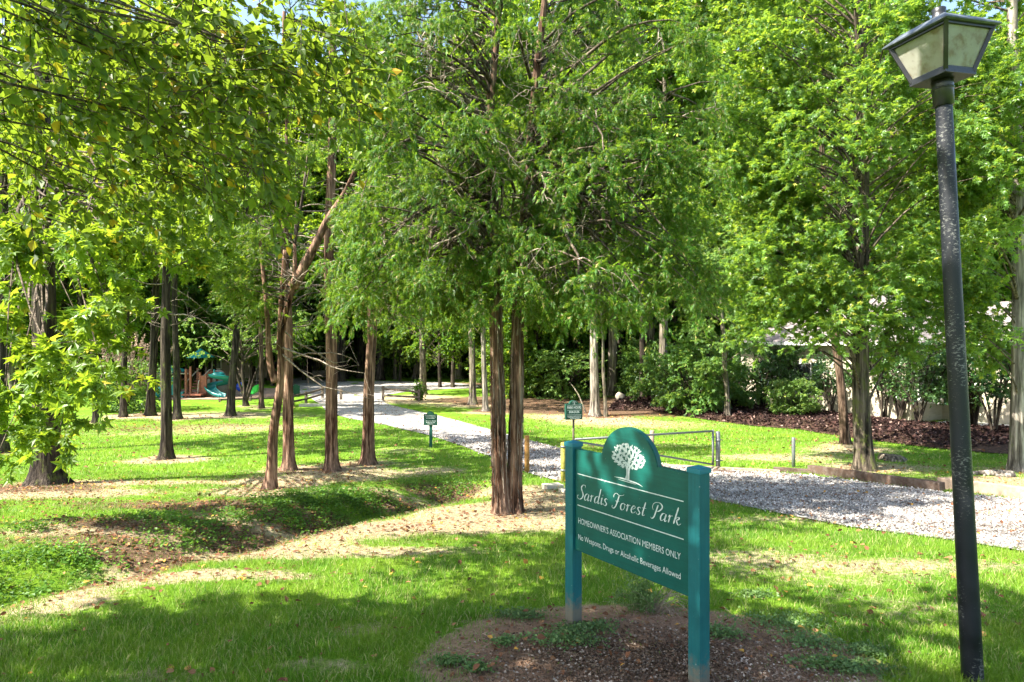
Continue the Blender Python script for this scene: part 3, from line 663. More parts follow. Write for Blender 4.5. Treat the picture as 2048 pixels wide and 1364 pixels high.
GL = {
 'a': (.47, [[(.36, .36), (.28, .45), (.14, .42), (.05, .25), (.06, .08), (.15, .0), (.27, .1), (.36, .3), (.38, .44)], [(.38, .44), (.34, .12), (.40, .0), (.5, .1)]]),
 'r': (.36, [[(.02, .30), (.1, .44), (.13, .3), (.1, .0)], [(.1, .05), (.14, .28), (.22, .42), (.32, .42)]]),
 'd': (.49, [[(.36, .36), (.28, .45), (.14, .42), (.05, .25), (.06, .08), (.15, .0), (.27, .1), (.36, .3)], [(.42, 1.0), (.38, .5), (.35, .12), (.41, .0), (.51, .1)]]),
 'i': (.25, [[(.03, .34), (.1, .44), (.10, .12), (.16, 0), (.26, .1)], [(.13, .60), (.15, .66)]]),
 's': (.35, [[(.30, .40), (.18, .46), (.08, .36), (.16, .24), (.27, .13), (.2, .0), (.06, .02), (.02, .1)]]),
 'S': (.60, [[(.62, .84), (.54, .99), (.36, .98), (.25, .82), (.32, .62), (.46, .44), (.50, .22), (.38, .03), (.18, -.02), (.02, .08), (.03, .22), (.13, .22)]]),
 'F': (.62, [[(.44, .86), (.38, .5), (.30, .14), (.16, -.02), (.02, .04), (.05, .16)], [(.03, .66), (.02, .84), (.18, .97), (.42, .88), (.64, .90), (.80, .99)], [(.20, .47), (.52, .50)]]),
 'o': (.41, [[(.2, .45), (.06, .34), (.05, .12), (.16, .0), (.3, .08), (.34, .3), (.24, .44), (.2, .45)], [(.26, .42), (.4, .38)]]),
 'e': (.39, [[(.06, .2), (.2, .26), (.3, .36), (.22, .46), (.09, .36), (.04, .16), (.14, .0), (.26, .02), (.38, .14)]]),
 't': (.31, [[(.18, .84), (.12, .4), (.1, .1), (.16, 0), (.28, .08)], [(-.02, .46), (.30, .48)]]),
 'P': (.62, [[(.38, .86), (.32, .5), (.24, .1), (.1, -.02), (.02, .06)], [(.12, .50), (.02, .66), (.06, .88), (.26, 1.0), (.52, .98), (.68, .80), (.58, .58), (.42, .48), (.30, .52)]]),
 'k': (.50, [[(.18, 1.0), (.11, .4), (.06, .0)], [(.08, .20), (.2, .40), (.32, .44), (.34, .34), (.20, .24)], [(.20, .24), (.30, .06), (.40, .0), (.52, .1)]]),
}
def script(g, s, x0, x1, z0, z1, cap, y, m=0):
    items = []; x = 0
    for ch in s:
        if ch == ' ': x += .34; continue
        adv, st = GL[ch]
        for q in st: items.append((x, q))
        x += adv+.03
    k = (x1-x0)/x
    for ox, q in items:
        p = catmull(q); X = (p[:, 0]+ox+.22*p[:, 1]); Z = p[:, 1]
        sx = x0+X*k; sz = z0+(z1-z0)*(sx-x0)/(x1-x0)+Z*cap
        p2 = np.stack([sx, sz], 1); T = np.gradient(p2, axis=0); T = norm(T); N_ = np.stack([-T[:, 1], T[:, 0]], 1)
        w = cap*(.011+.032*np.clip(-T[:, 1], 0, 1)+.008*np.abs(T[:, 1])); w = w*np.clip(np.minimum(np.linspace(.5, 8, len(w)), np.linspace(8, .5, len(w))), 0, 1)
        a = p2+N_*w[:, None]; b = p2-N_*w[:, None]; n = len(p2)
        v = np.concatenate([a, b]); i = np.arange(n-1)
        g.add(np.stack([v[:, 0], np.full(2*n, y), v[:, 1]], 1), np.stack([i, i+1, n+i+1, n+i], 1), None, m)
def prism(g, pts, y0, y1, m=0, bev=.004):
    """outline in x,z pushed from y0 to y1"""
    bm = bmesh.new(); vs = [bm.verts.new((x, y0, z)) for x, z in pts]; f = bm.faces.new(vs)
    e = bmesh.ops.extrude_face_region(bm, geom=[f])
    for v in e['geom']:
        if isinstance(v, bmesh.types.BMVert): v.co.y = y1
    bmesh.ops.recalc_face_normals(bm, faces=bm.faces[:])
    if bev: bmesh.ops.bevel(bm, geom=[x for x in bm.edges if abs(x.verts[0].co.y-x.verts[1].co.y) < 1e-6 and len(x.link_faces) == 2], offset=bev, segments=2, affect='EDGES')
    bm_add(g, bm, None, m)
def emblem(g, cx, z0, w, h, y, r, m=0, n=720):
    """a spreading tree in white flecks, with its trunk and a strip of ground"""
    v = []; q = []
    def rib(p, ws):
        p = catmull(p, 6); T = norm(np.gradient(p, axis=0)); N_ = np.stack([-T[:, 1], T[:, 0]], 1); ws = np.interp(np.linspace(0, 1, len(p)), np.linspace(0, 1, len(ws)), ws)
        vv = np.concatenate([p+N_*ws[:, None], p-N_*ws[:, None]]); k = len(p); i = np.arange(k-1)
        g.add(np.stack([cx+vv[:, 0]*w, np.full(2*k, y), z0+vv[:, 1]*h], 1), np.stack([i, i+1, k+i+1, k+i], 1), None, m)
    rib([(-.03, .06), (-.01, .2), (-.02, .34), (-.10, .5)], [.05, .03, .03, .01]); rib([(0, .06), (.02, .22), (.05, .36), (.16, .52)], [.05, .03, .025, .01]); rib([(0, .25), (.0, .45), (.03, .6)], [.02, .02, .01])
    rib([(-.42, .05), (-.15, .06), (.1, .04), (.3, .02), (.45, -.03)], [.004, .018, .02, .015, .003]); rib([(-.3, .01), (0, .0), (.25, -.01)], [.003, .012, .003])
    k = 0
    while k < n:
        a = r.uniform(0, 6.28); q_ = r.uniform(0, 1)**.5
        x = math.cos(a)*q_*.5; z = .64+math.sin(a)*q_*.36*(1 if math.sin(a) > 0 else .85)
        if abs(x) < .1 and z < .42: continue
        if math.sin(x*34+z*9)*math.sin(z*31-x*13) > .15: continue
        d = np.array([x, z-.5]); d = d/np.linalg.norm(d); l = r.uniform(.02, .045); p = np.array([-d[1], d[0]])*l*.4
        c = np.array([x, z]); vv = np.array([c-d*l, c+p, c+d*l, c-p])
        g.add(np.stack([cx+vv[:, 0]*w, np.full(4, y-.0002*(k % 3)), z0+vv[:, 1]*h], 1), [(0, 1, 2, 3)], None, m); k += 1

def big_sign():
    cx, cy = .84, 4.66; th = math.atan2(-1.04, .70)
    root = thing('park_sign', 'large teal green park entrance sign with arched top and white tree emblem', 'sign', (cx, cy, 0), (0, 0, th))
    for sx in (-1, 1):
        x = sx*.627; g = G(); box(g, (x-.0475, -.0475, -.12), (x+.0475, .0475, 1.375), bev=.006); po = g.obj('post', [M_SPOST], root)
        g = G(); box(g, (x-.055, -.055, 1.362), (x+.055, .055, 1.395), bev=.005)
        v = [(x-.053, -.053, 1.396), (x+.053, -.053, 1.396), (x+.053, .053, 1.396), (x-.053, .053, 1.396), (x, 0, 1.412)]; g.add(v, None, [(0, 1, 4), (1, 2, 4), (2, 3, 4), (3, 0, 4)])
        g.obj('post_cap', [M_CAP], po)
    pts = [(-.578, .555), (.578, .555), (.578, 1.35)]
    zc = 1.292; rr = .29; a0 = math.asin((1.35-zc)/rr)
    for a in np.linspace(a0, math.pi-a0, 40): pts.append((rr*math.cos(a)+.012, zc+rr*math.sin(a)))
    pts.append((-.578, 1.35)); g = G(); prism(g, pts, -.024, .024, bev=.005); pan = g.obj('panel', [M_SIGN], root)
    y = -.0262; r = random.Random(5)
    g = G()
    for z in (1.160, .915): g.add([(-.545, y, z-.0035), (.525, y, z-.0035), (.525, y, z+.0035), (-.545, y, z+.0035)], [(0, 1, 2, 3)])
    script(g, 'Sardis Forest Park', -.552, .50, .967, .998, .115, y)
    for s, x0, x1, z0, cap in (("HOMEOWNER'S ASSOCIATION MEMBERS ONLY", -.535, .50, .774, .045), ("No Weapons, Drugs or Alcoholic Beverages Allowed", -.535, .50, .648, .043)):
        v, t = text_geo(s, x1-x0, cap, .0); put2d(g, v, t, x0, z0, y)
    if g.n: g.obj('lettering', [M_LET], pan)
    g = G(); emblem(g, .012, 1.195, .33, .27, y, r); g.obj('emblem', [M_LET], pan)
big_sign()

def small_sign(name, label, px, py, Y, w, h, thick, rz, rows, post, bent=0, pole_r=.02, m_post=None, plus=0, top_px=None, off=0):
    b = np.array([(px-1024)/F*Y, Y, 0]); b[2] = H(b[0], b[1])
    ztop = CH-(top_px-682)/F*Y-b[2]
    root = thing(name, label, 'sign', b, (0, 0, rz))
    z1 = ztop-.22*w; z0 = z1-h; pts = [(-w/2, z0), (w/2, z0), (w/2, z1)]
    for a in np.linspace(0, math.pi, 16): pts.append((w*.27*math.cos(a), z1+.2*w*math.sin(a)))
    pts.append((-w/2, z1)); g = G(); prism(g, pts, -thick/2, thick/2, bev=.006); pan = g.obj('panel', [M_SG2], root)
    y = -thick/2-.003; g = G()
    for r_ in rows:
        if r_[0] == 'line': z = z0+r_[1]*h; g.add([(-w*.43, y, z-.004), (w*.43, y, z-.004), (w*.43, y, z+.004), (-w*.43, y, z+.004)], [(0, 1, 2, 3)])
        elif r_[0] == 'tiny':
            rr = random.Random(int(r_[1]*99)); x = -w*r_[2]/2
            while x < w*r_[2]/2:
                l = rr.uniform(.015, .05); z = z0+r_[1]*h; g.add([(x, y, z-.009), (x+l, y, z-.007), (x+l, y, z+.008), (x, y, z+.010)], [(0, 1, 2, 3)]); x += l+.012
        elif r_[0] == 'tree': ge = G(); emblem(ge, 0, z1-.03*w, w*.30, w*.22, y, random.Random(2), n=120); ge.obj('emblem', [M_LET], pan)
        else:
            v, t = text_geo(r_[0], w*r_[2], r_[3], .02); put2d(g, v, t, -w*r_[2]/2, z0+r_[1]*h, y)
    if g.n: g.obj('lettering', [M_LET], pan)
    g = G()
    if post == 'square': box(g, (-pole_r, -pole_r+thick/2+pole_r, -.1), (pole_r, pole_r+thick/2+pole_r, z0+.1), bev=.005)
    else: tube(g, [(0, 0, -.1), (0, 0, z0*.5), (0, 0, z0+.02)], pole_r, 10)
    g.obj('post', [m_post], root, post != 'square')
small_sign('park_hours_sign', 'thick dark green park hours sign with white lettering on a thin brown pole', 1147, 880, 21.0, .56, .50, .16, math.radians(14),
           [('PARK HOURS', .70, .84, .082), ('8AM-DUSK', .42, .64, .072), ('line', .93), ('line', .61), ('line', .31), ('tiny', .22, .84), ('tiny', .14, .8), ('tiny', .06, .5), ('tree',)], 'round', pole_r=.035, m_post=M_BPOST if False else M_RAIL, top_px=800)
small_sign('notice_sign', 'small green notice sign with faded lettering on a green square post beside the drive', 861, 895, P(861, 895)[1], .44, .36, .03, math.radians(-4),
           [('line', .86), ('tiny', .74, .7), ('tiny', .62, .6), ('tiny', .38, .66), ('tiny', .25, .62), ('tiny', .12, .4)], 'square', pole_r=.045, m_post=M_SG2P, top_px=822)
b = P(592, 793); small_sign('green_board', 'small rounded green sign board seen edge on behind the split rail fence', 592, 793, b[1]*1.0, .5, .95, .04, math.radians(25), [], 'square', pole_r=.04, m_post=M_SG2P, top_px=768)

# ------------------------------------------------------------------ lamp post
def lamp():
    m, t = mat('lamp_pole_paint'); v = mapped(t, 'Object', (1, 1, 1)); n = noise(t, v, 5, 5, .6)
    sc = noise(t, mapped(t, 'Object', (40, 40, 90)), 1., 5, .8); big = noise(t, mapped(t, 'Object', (6, 6, 1.6)), 1., 3)
    c = ramp(t, n, [(.3, (.005, .006, .009)), (.7, (.014, .016, .022))])
    k = nd(t, 'ShaderNodeMath', operation='MULTIPLY_ADD', inp={0: big, 1: .72, 2: sc}); c = mix(t, ramp(t, k.outputs[0], [(.972, 0.), (1.0, .4)]), c, (.34, .34, .31))
    finish(t, c, ramp(t, n, [(.3, .34), (.7, .6)]), sc, .1, .002, .35); M_P = m
    M_B = simple('lamp_black', (.018, .018, .02), .35, .3, 12, .5, bs=.2, col2=(.10, .09, .08), thr=(.6, .8))
    M_RF = simple('lamp_roof', (.05, .06, .07), .45, .3, 7, .5, bs=.2, col2=(.14, .16, .18), thr=(.5, .7))
    m, t = mat('dirty_lamp_glass'); v = mapped(t, 'Object', (1, 1, 1)); n = noise(t, v, 9, 6, .75); n2 = noise(t, v, 40, 4, .7)
    c = ramp(t, n, [(.35, (.50, .49, .43)), (.52, (.44, .43, .37)), (.64, (.26, .19, .12))]); c = mix(t, ramp(t, n2, [(.60, 0.), (.72, .8)]), c, (.10, .065, .035))
    b = nd(t, 'ShaderNodeBsdfPrincipled', inp={'Base Color': c, 'Roughness': .25}); tl = nd(t, 'ShaderNodeBsdfTranslucent', inp={0: (.80, .79, .70, 1)}); ms = nd(t, 'ShaderNodeMixShader', inp={0: .5})
    t.links.new(b.outputs[0], ms.inputs[1]); t.links.new(tl.outputs[0], ms.inputs[2]); o = nd(t, 'ShaderNodeOutputMaterial'); t.links.new(ms.outputs[0], o.inputs[0]); M_GL = m
    x, y = 3.055, 4.31; z0 = float(H(x, y))
    root = thing('lamp_post', 'tall leaning black lamp post with a four sided lantern of dirty glass', 'lamp post', (x, y, z0), (0, math.radians(-2.9), 0))
    g = G(); zs = np.linspace(-.15, 3.92-z0, 24); tube(g, [(0, 0, z) for z in zs], np.interp(zs, [0, 3.9], [.064, .049]), 28, .006, 3); g.obj('pole', [M_P], root, True)
    zt = 3.93-z0
    g = G(); tube(g, [(0, 0, zt-.17), (0, 0, zt-.168), (0, 0, zt-.03), (0, 0, zt)], [.056, .061, .062, .066], 24); tube(g, [(0, 0, zt-.06), (0, 0, zt-.05)], .067, 24); g.obj('collar', [M_B], root, True)
    e = bpy.data.objects.new('lantern', None); 
    yaw = math.radians(17.6); M = Matrix.Translation((0, 0, zt)) @ Matrix.Rotation(yaw, 4, 'Z')
    zb, zg, rb, rg = .02, .29, .120, .205
    cs = [(-1, -1), (1, -1), (1, 1), (-1, 1)]
    g = G()
    box(g, (-rb-.012, -rb-.012, 0), (rb+.012, rb+.012, .022), M, .003)
    for cx, cy in cs:
        a = M @ Vector((cx*rb, cy*rb, zb)); b_ = M @ Vector((cx*rg, cy*rg, zg)); beam(g, a, b_, .026, .026, .003)
    for i in range(4):
        c0, c1 = cs[i], cs[(i+1) % 4]
        for r_, z in ((rb, zb+.012), (rg-.004, zg-.008)):
            beam(g, M @ Vector((c0[0]*r_, c0[1]*r_, z)), M @ Vector((c1[0]*r_, c1[1]*r_, z)), .020, .024, .003)
    head = g.obj('lantern', [M_B], root)
    for i in range(4):
        c0, c1 = cs[i], cs[(i+1) % 4]; g = G(); k = .965
        v = [M @ Vector((c0[0]*rb*k, c0[1]*rb*k, zb+.005)), M @ Vector((c1[0]*rb*k, c1[1]*rb*k, zb+.005)), M @ Vector((c1[0]*rg*k, c1[1]*rg*k, zg)), M @ Vector((c0[0]*rg*k, c0[1]*rg*k, zg))]
        nrm = (v[1]-v[0]).cross(v[3]-v[0]).normalized()*.004; v2 = [p-nrm for p in v]
        g.add([tuple(p) for p in v+v2], [(0, 1, 2, 3), (5, 4, 7, 6), (0, 4, 5, 1), (1, 5, 6, 2), (2, 6, 7, 3), (3, 7, 4, 0)]); g.obj('glass_pane', [M_GL], head)
    # roof: shallow pyramid with overhang and rolled lip
    g = G(); R0, R1 = .236, .05; lv = [(.285, R0-.012), (.292, R0), (.300, R0), (.360, .16), (.405, R1), (.412, R1)]
    vv = []; 
    for z, r_ in lv: vv += [tuple(M @ Vector((cx*r_, cy*r_, z))) for cx, cy in cs]
    q = [(4*k+i, 4*k+(i+1) % 4, 4*k+4+(i+1) % 4, 4*k+4+i) for k in range(len(lv)-1) for i in range(4)]+[(3, 2, 1, 0), (20, 21, 22, 23)]
    g.add(vv, q); roof = g.obj('roof', [M_RF], head)
    g = G(); pth = [M @ Vector((0, 0, z)) for z in (.41, .415, .43, .45, .475, .48)]; tube(g, [tuple(p) for p in pth], [.05, .052, .042, .040, .043, .036], 16); g.obj('finial', [M_B], head, True)
lamp()

# ------------------------------------------------------------------ gate, posts, timbers
def post(name, label, px, py_base, py_top, wpx, m, cat='post', square=False, group=None, Y=None, bands=()):
    b = P(px, py_base) if Y is None else np.array([(px-1024)/F*Y, Y, float(H((px-1024)/F*Y, Y))])
    h = CH-(py_top-682)/F*b[1]-b[2]; r = wpx/F*b[1]/2
    root = thing(name, label, cat, b, group=group); g = G()
    if square: box(g, (-r, -r, -.15), (r, r, h), bev=.01)
    else: tube(g, [(0, 0, -.15), (0, 0, h*.5), (0, 0, h-.015), (0, 0, h)], [r, r, r, r*.85], 16, .01, 2)
    g.obj('shaft', [m], root, not square)
    for z in bands:
        g = G(); zz = CH-(z-682)/F*b[1]-b[2]; tube(g, [(0, 0, zz-.02), (0, 0, zz+.02)], r*1.15, 16); tube(g, [(r*.9, 0, zz), (r*2.1, 0, zz)], .012, 8); g.obj('clamp', [M_GALV], root, True)
    return b, h
by, hy = post('gate_post', 'round mossy yellow green latch post with two metal clamps at the end of the gate', 1127, 966, 885, 11, M_YPOST, 'gate post', bands=(893, 940))
post('wooden_post', 'orange brown round wooden post just behind the twin cedar trunk', 1054, 946, 871, 10, M_BPOST)
bh, hh_ = post('gate_post', 'grey galvanized steel hinge post at the end of the tubular gate', 1436, 938, 863, 9, M_GALV, 'gate post', bands=(880, 921))
post('wooden_post', 'grey brown wooden post rising behind the arch of the big sign', 1304, 925, 861, 9, M_TIMBL)
post('metal_pole', 'thin bare grey metal pole on the lawn edge behind the landscape timbers', 1587, 934, 875, 7, M_GALV, 'pole')
def gate():
    A = at(1426, 862, bh[1]-.05); B = at(1426, 929, bh[1]-.05); C = at(1312, 869, bh[1]*.955); D = at(1150, 879, by[1]+.1); 
    root = thing('pipe_gate', 'tapered grey tubular steel gate closed across the gravel drive', 'gate', (A[0], A[1], B[2])); o = np.array([A[0], A[1], B[2]])
    g = G(); tube(g, [A+[0, 0, .03], (A+B)/2, B-[0, 0, .02]], .028, 10); tube(g, [A-[.0, 0, 0], D], .026, 10); g.obj('frame', [M_GALV], root, True, o)
    g = G(); tube(g, [B, (B*.35+D*.65)+[0, 0, -.02], D-[0, 0, .04]], .024, 10); g.obj('brace', [M_GALV], root, True, o)
gate()
def timber(name, label, p0, p1, w, h, m, sink=.04, group='landscape timbers along the gravel drive', cat='timber'):
    a = P(*p0); b = P(*p1); c = (a+b)/2; root_z = c[2]
    g = G(); a2 = a-c; b2 = b-c; a2[2] += h/2-sink; b2[2] += h/2-sink; n = 1
    beam(g, a2, b2, w, h, .015); o = g.obj(name, [m]); o.location = c; tag(o, label, cat, group)
timber('landscape_timber', 'long dark brown landscape timber edging the gravel by the large sweetgum', (1620, 946), (1885, 985), .16, .24, M_TIMB)
timber('landscape_timber', 'short mossy timber lying beside the thin metal pole', (1547, 942), (1638, 948), .14, .14, M_TIMB)
timber('landscape_timber', 'thick pale brown timber behind the lamp post', (1880, 976), (2120, 1008), .17, .26, M_TIMBL)
timber('landscape_timber', 'low reddish timber running behind the hinge post of the gate', (1310, 932), (1560, 945), .12, .10, M_TIMBL)
timber('landscape_timber', 'mossy timber at the foot of the steel hinge post', (1428, 944), (1470, 948), .2, .10, M_TIMB)
timber('concrete_block', 'pale concrete block half buried at the foot of the mossy gate post', (1088, 978), (1122, 976), .25, .13, M_CONC, group=None, cat='block')
timber('concrete_block', 'smaller pale stone block beside the concrete block under the big sign', (1122, 984), (1140, 983), .2, .10, M_CONC, group=None, cat='block')

def rail_fence(label, posts, rails):
    b0 = P(*posts[0][:2]); root = thing('split_rail_fence', label, 'fence', b0)
    tops = []
    for px, py, top in posts:
        b = P(px, py); h = CH-(top-682)/F*b[1]-b[2]; g = G(); box(g, (-.075, -.06, -.1), (.075, .06, h), bev=.012, M=Matrix.Translation(Vector(b-b0))); g.obj('post', [M_RAIL], root); tops.append((b-b0, h))
    for i, j, f in rails:
        g = G(); a, ha = tops[i]; c, hc = tops[j]; beam(g, a+[0, 0, ha*f], c+[0, 0, hc*f], .07, .12, .02); g.obj('rail', [M_RAIL], root)
rail_fence('dark split rail fence on the grass left of the gravel drive', [(585, 812, 787), (612, 806, 783), (645, 797, 773)], [(0, 1, .8), (0, 1, .35), (1, 2, .8), (1, 2, .35)])
rail_fence('weathered split rail fence right of the gravel drive with a vine on its end post', [(682, 800, 778), (766, 801, 772), (838, 803, 779)], [(1, 2, .8), (1, 2, .35)])
rail_fence('far edging fence rail between the playground and the lawn', [(440, 803, 797), (500, 802, 795), (560, 800, 793)], [(0, 1, .6), (1, 2, .6)])
# ------------------------------------------------------------------ playground, bench, small far things
def playground():
    T = simple('teal_plastic', (.01, .22, .20), .35, .1, 5, .5); BR = simple('play_brown', (.24, .09, .05), .6, .25, 8, .3); BG = simple('play_beige', (.45, .40, .30), .6, .15, 8, .3)
    Y0 = float(P(430, 796)[1]); k = F/Y0; o = np.array([(390-1024)/k, Y0, 0]); o[2] = H(o[0], o[1])
    def q(px, py, dy=0): return np.array([(px-1024)/k, Y0+dy, CH-(py-682)/k])-o
    root = thing('playground_set', 'teal and brown playground set with stairs, decks and a twisting teal slide', 'playground', o)
    for px, top, dy in ((372, 738, 0), (381, 733, 0), (397, 745, .2), (409, 748, .2), (372, 738, 1.6), (397, 742, 1.8), (409, 748, 1.8), (352, 740, .5), (330, 742, .5), (299, 742, .5), (299, 742, 2), (345, 742, 2)):
        a = q(px, 795, dy); a[2] = -.1; b_ = q(px, top, dy); g = G(); box(g, (a[0]-.06, a[1]-.06, a[2]), (a[0]+.06, a[1]+.06, b_[2]), bev=.01); g.obj('post', [BR], root)
    g = G(); a = q(397, 752); b_ = q(411, 756); box(g, (a[0], .15, b_[2]-.08), (b_[0], 1.9, b_[2]), bev=.01); g.obj('deck', [BR], root); g = G(); a = q(299, 757); b_ = q(352, 760); box(g, (a[0], .45, b_[2]-.08), (b_[0], 2.1, b_[2]), bev=.01); g.obj('deck', [BR], root); g = G()
    a = q(372, 787); b_ = q(410, 790); box(g, (a[0], -.6, b_[2]), (b_[0], .1, a[2]), bev=.01); g.obj('deck', [BR], root)
    for i in range(7):
        g = G(); a = q(374, 784-5.2*i, .1+.22*i); b_ = q(396, 784-5.2*i); box(g, (a[0], a[1], a[2]-.07), (b_[0], a[1]+.26, a[2]), bev=.008); g.obj('step', [BR], root)
    for px in (373, 396):
        g = G(); tube(g, [q(px, 775, 0), q(px, 762, .1), q(px+1, 742, 1.5), q(px+1, 740, 1.9)], .035, 8); tube(g, [q(px, 775, 0), q(px, 790, 0)], .035, 8); g.obj('handrail', [BG], root, True)
    g = G(); a = q(398, 752); b_ = q(410, 788); box(g, (a[0], .16, b_[2]), (b_[0], .20, a[2]), bev=.01); g.obj('side_panel', [BR], root); g = G(); a = q(386, 745); box(g, (a[0], 1.7, q(0, 752)[2]), (b_[0], 1.74, a[2]), bev=.01); g.obj('side_panel', [BR], root)
    # twisting slide: an open trough swept along a winding path
    pth = catmull([q(421, 752, .4), q(432, 753, .2), q(444, 757, .5), q(443, 764, 1.1), q(431, 768, 1.2), q(418, 771, .8), q(416, 776, .3), q(424, 782, 0), q(436, 788, -.2), q(449, 791.5, -.3)], 7)
    Tn = norm(np.gradient(pth, axis=0)); U = norm(np.cross(Tn, [0, 0, 1.])); V = np.cross(U, Tn); a = np.linspace(-.15, math.pi+.15, 11); r_ = .36
    prof = np.concatenate([np.stack([np.cos(a)*r_, -np.sin(a)*r_*.75+.1], 1), np.stack([np.cos(a[::-1])*(r_-.035), -np.sin(a[::-1])*(r_-.035)*.75+.1], 1)]); m_ = len(prof)
    v = pth[:, None]+prof[None, :, 0:1]*U[:, None]+prof[None, :, 1:2]*V[:, None]; n = len(pth); i = np.arange(n-1)[:, None]*m_; j = np.arange(m_)[None]; kx = (j+1) % m_
    g = G(); g.add(v.reshape(-1, 3), np.stack([i+j, i+kx, i+m_+kx, i+m_+j], -1).reshape(-1, 4)); g.obj('slide', [T], root, True)
    g = G(); c = q(431, 751, .4); tube(g, [c+[0, 0, -.1], c+[0, 0, .12], c+[0, 0, .2]], [.42, .40, .2], 14); c = q(424, 750, .3); tube(g, [c+[0, 0, -.2], c+[0, 0, .35]], [.06, .05], 8); g.obj('slide_hood', [T], root, True)
    g = G()
    for x0, x1, y0, y1 in ((291, 347, 745, 731), (369, 399, 716, 697)):
        a = q(x0, y0, .2); b_ = q(x1, y0, 2.2); c = (a+b_)/2; c[2] = q(0, y1)[2]
        g.add([a, (b_[0], a[1], a[2]), b_, (a[0], b_[1], a[2]), c], None, [(0, 1, 4), (1, 2, 4), (2, 3, 4), (3, 0, 4), (0, 2, 1), (0, 3, 2)])
    g.obj('roof', [T], root)
    g = G(); tube(g, [q(272, 748, .5), q(369, 748, .5)], .05, 8); tube(g, [q(272, 748, .5), q(262, 794, -.4)], .05, 8); tube(g, [q(272, 748, .5), q(280, 790, 1.6)], .05, 8); g.obj('swing_frame', [BG], root, True)
    g = G(); pth = catmull([q(345, 760, .2), q(338, 766, 0), q(330, 778, -.3), q(318, 790, -.6), q(310, 793, -.7)], 5); tube(g, pth, .28, 12); g.obj('tube_slide', [T], root, True)
    g = G(); box(g, q(342, 790)-[0, .1, 0], q(352, 768)+[0, .1, 0], bev=.02); box(g, q(355, 795), q(366, 784)+[0, .4, 0], bev=.02); g.obj('play_panel', [T], root)
    def lump(name, label, cat, px, py, w, h, m, seed):
        b = P(px, py); bm = bmesh.new(); bmesh.ops.create_icosphere(bm, subdivisions=3, radius=1); r = random.Random(seed)
        for v in bm.verts: v.co *= 1+.10*math.sin(v.co.x*4+seed)+.08*math.sin(v.co.z*5+v.co.y*3); v.co.x *= w/2; v.co.y *= w/2.4; v.co.z *= h*.6
        g = G(); bm_add(g, bm, Matrix.Translation((0, 0, h*.38))); o_ = g.obj(name, [m], None, True); o_.location = b; tag(o_, label, cat); return o_
    ST = simple('beige_rock', (.33, .29, .23), .9, .2, 4, .15, bs=.5)
    lump('climbing_boulder', 'large beige climbing boulder behind the twisting slide', 'boulder', 434, 787, 1.9, 1.7, ST, 1)
    lump('boulder', 'low beige rock under the twisting slide', 'boulder', 421, 792, 1.3, .7, ST, 2)
    lump('boulder', 'small pale boulder in the leaf litter beyond the park hours sign', 'boulder', 1240, 801, .6, .55, ST, 3)
    BL = simple('blue_plastic', (.02, .06, .42), .35, .1, 4, .5); GR = simple('green_plastic', (.03, .42, .06), .35, .1, 4, .5)
    b = P(482, 792); root = thing('play_ball', 'bright blue play ball on a stand beside the mulched playground', 'play ball', b)
    bm = bmesh.new(); bmesh.ops.create_uvsphere(bm, u_segments=20, v_segments=12, radius=.33); g = G(); bm_add(g, bm, Matrix.Translation((0, 0, .62))); g.obj('ball', [BL], root, True)
    g = G(); tube(g, [(0, 0, -.1), (0, 0, .35)], .05, 8); g.obj('stand', [BG], root, True)
    b = P(501, 795); root = thing('spring_rider', 'bright green spring rider toy on the playground mulch', 'spring rider', b)
    g = G(); v = []
    prof = [(-.55, .62), (-.5, .80), (-.25, .72), (.1, .62), (.35, .78), (.55, .86), (.58, .6), (.5, .38), (.25, .22), (-.2, .22), (-.48, .36)]
    prism(g, prof, -.18, .18, bev=.05); g.obj('body', [GR], root)
    g = G(); a = np.linspace(0, 12*math.pi, 60); tube(g, np.stack([.09*np.cos(a), .09*np.sin(a), a/a[-1]*.27-.02], 1), .014, 5); g.obj('spring', [M_GALV], root)
playground()
def bench(name, label, px, py, w, rz, cat='bench', mt=None):
    b = P(px, py); root = thing(name, label, cat, b, (0, 0, rz)); mt = mt or M_RAIL
    g = G(); [box(g, (-w/2, -.22+.15*i, .43), (w/2, -.10+.15*i, .47), bev=.006) for i in range(3)]; g.obj('seat', [mt], root)
    g = G(); [box(g, (-w/2, .26, .55+.16*i), (w/2, .30, .67+.16*i), bev=.006) for i in range(3)]; g.obj('backrest', [mt], root)
    for x in (-w/2+.12, w/2-.12):
        g = G(); box(g, (x-.04, -.22, -.05), (x+.04, -.14, .43), bev=.005); box(g, (x-.04, .20, -.05), (x+.04, .28, 1.0), bev=.005); box(g, (x-.04, -.14, .34), (x+.04, .20, .42), bev=.005); g.obj('leg', [mt], root)
bench('park_bench', 'brown slatted wooden park bench on the grass beyond the gravel lot', 643, 763, 1.7, .3)
def picnic(label, px, py, rz):
    b = P(px, py); root = thing('picnic_table', label, 'picnic table', b, (0, 0, rz))
    g = G(); [box(g, (-.9, -.36+.15*i, .72), (.9, -.23+.15*i, .76), bev=.005) for i in range(5)]; g.obj('tabletop', [M_RAIL], root)
    for s in (-1, 1): g = G(); box(g, (-.9, s*.7-.13, .42), (.9, s*.7+.13, .46), bev=.005); g.obj('bench_seat', [M_RAIL], root)
    for s in (-.6, .6): g = G(); beam(g, (s, -.75, 0), (s, -.2, .72), .05, .1); beam(g, (s, .75, 0), (s, .2, .72), .05, .1); beam(g, (s, -.75, .38), (s, .75, .38), .05, .1); g.obj('leg', [M_RAIL], root)
picnic('brown picnic table behind the blue ball at the back of the playground', 500, 781, .1)
def culvert():
    a = P(636, 812); g = G(); box(g, (-1.0, -.25, -.1), (1.0, .25, .12), bev=.02); o = g.obj('concrete_slab', [M_CONC]); o.location = a; tag(o, 'pale concrete slab in the grass under the left split rail fence', 'slab')
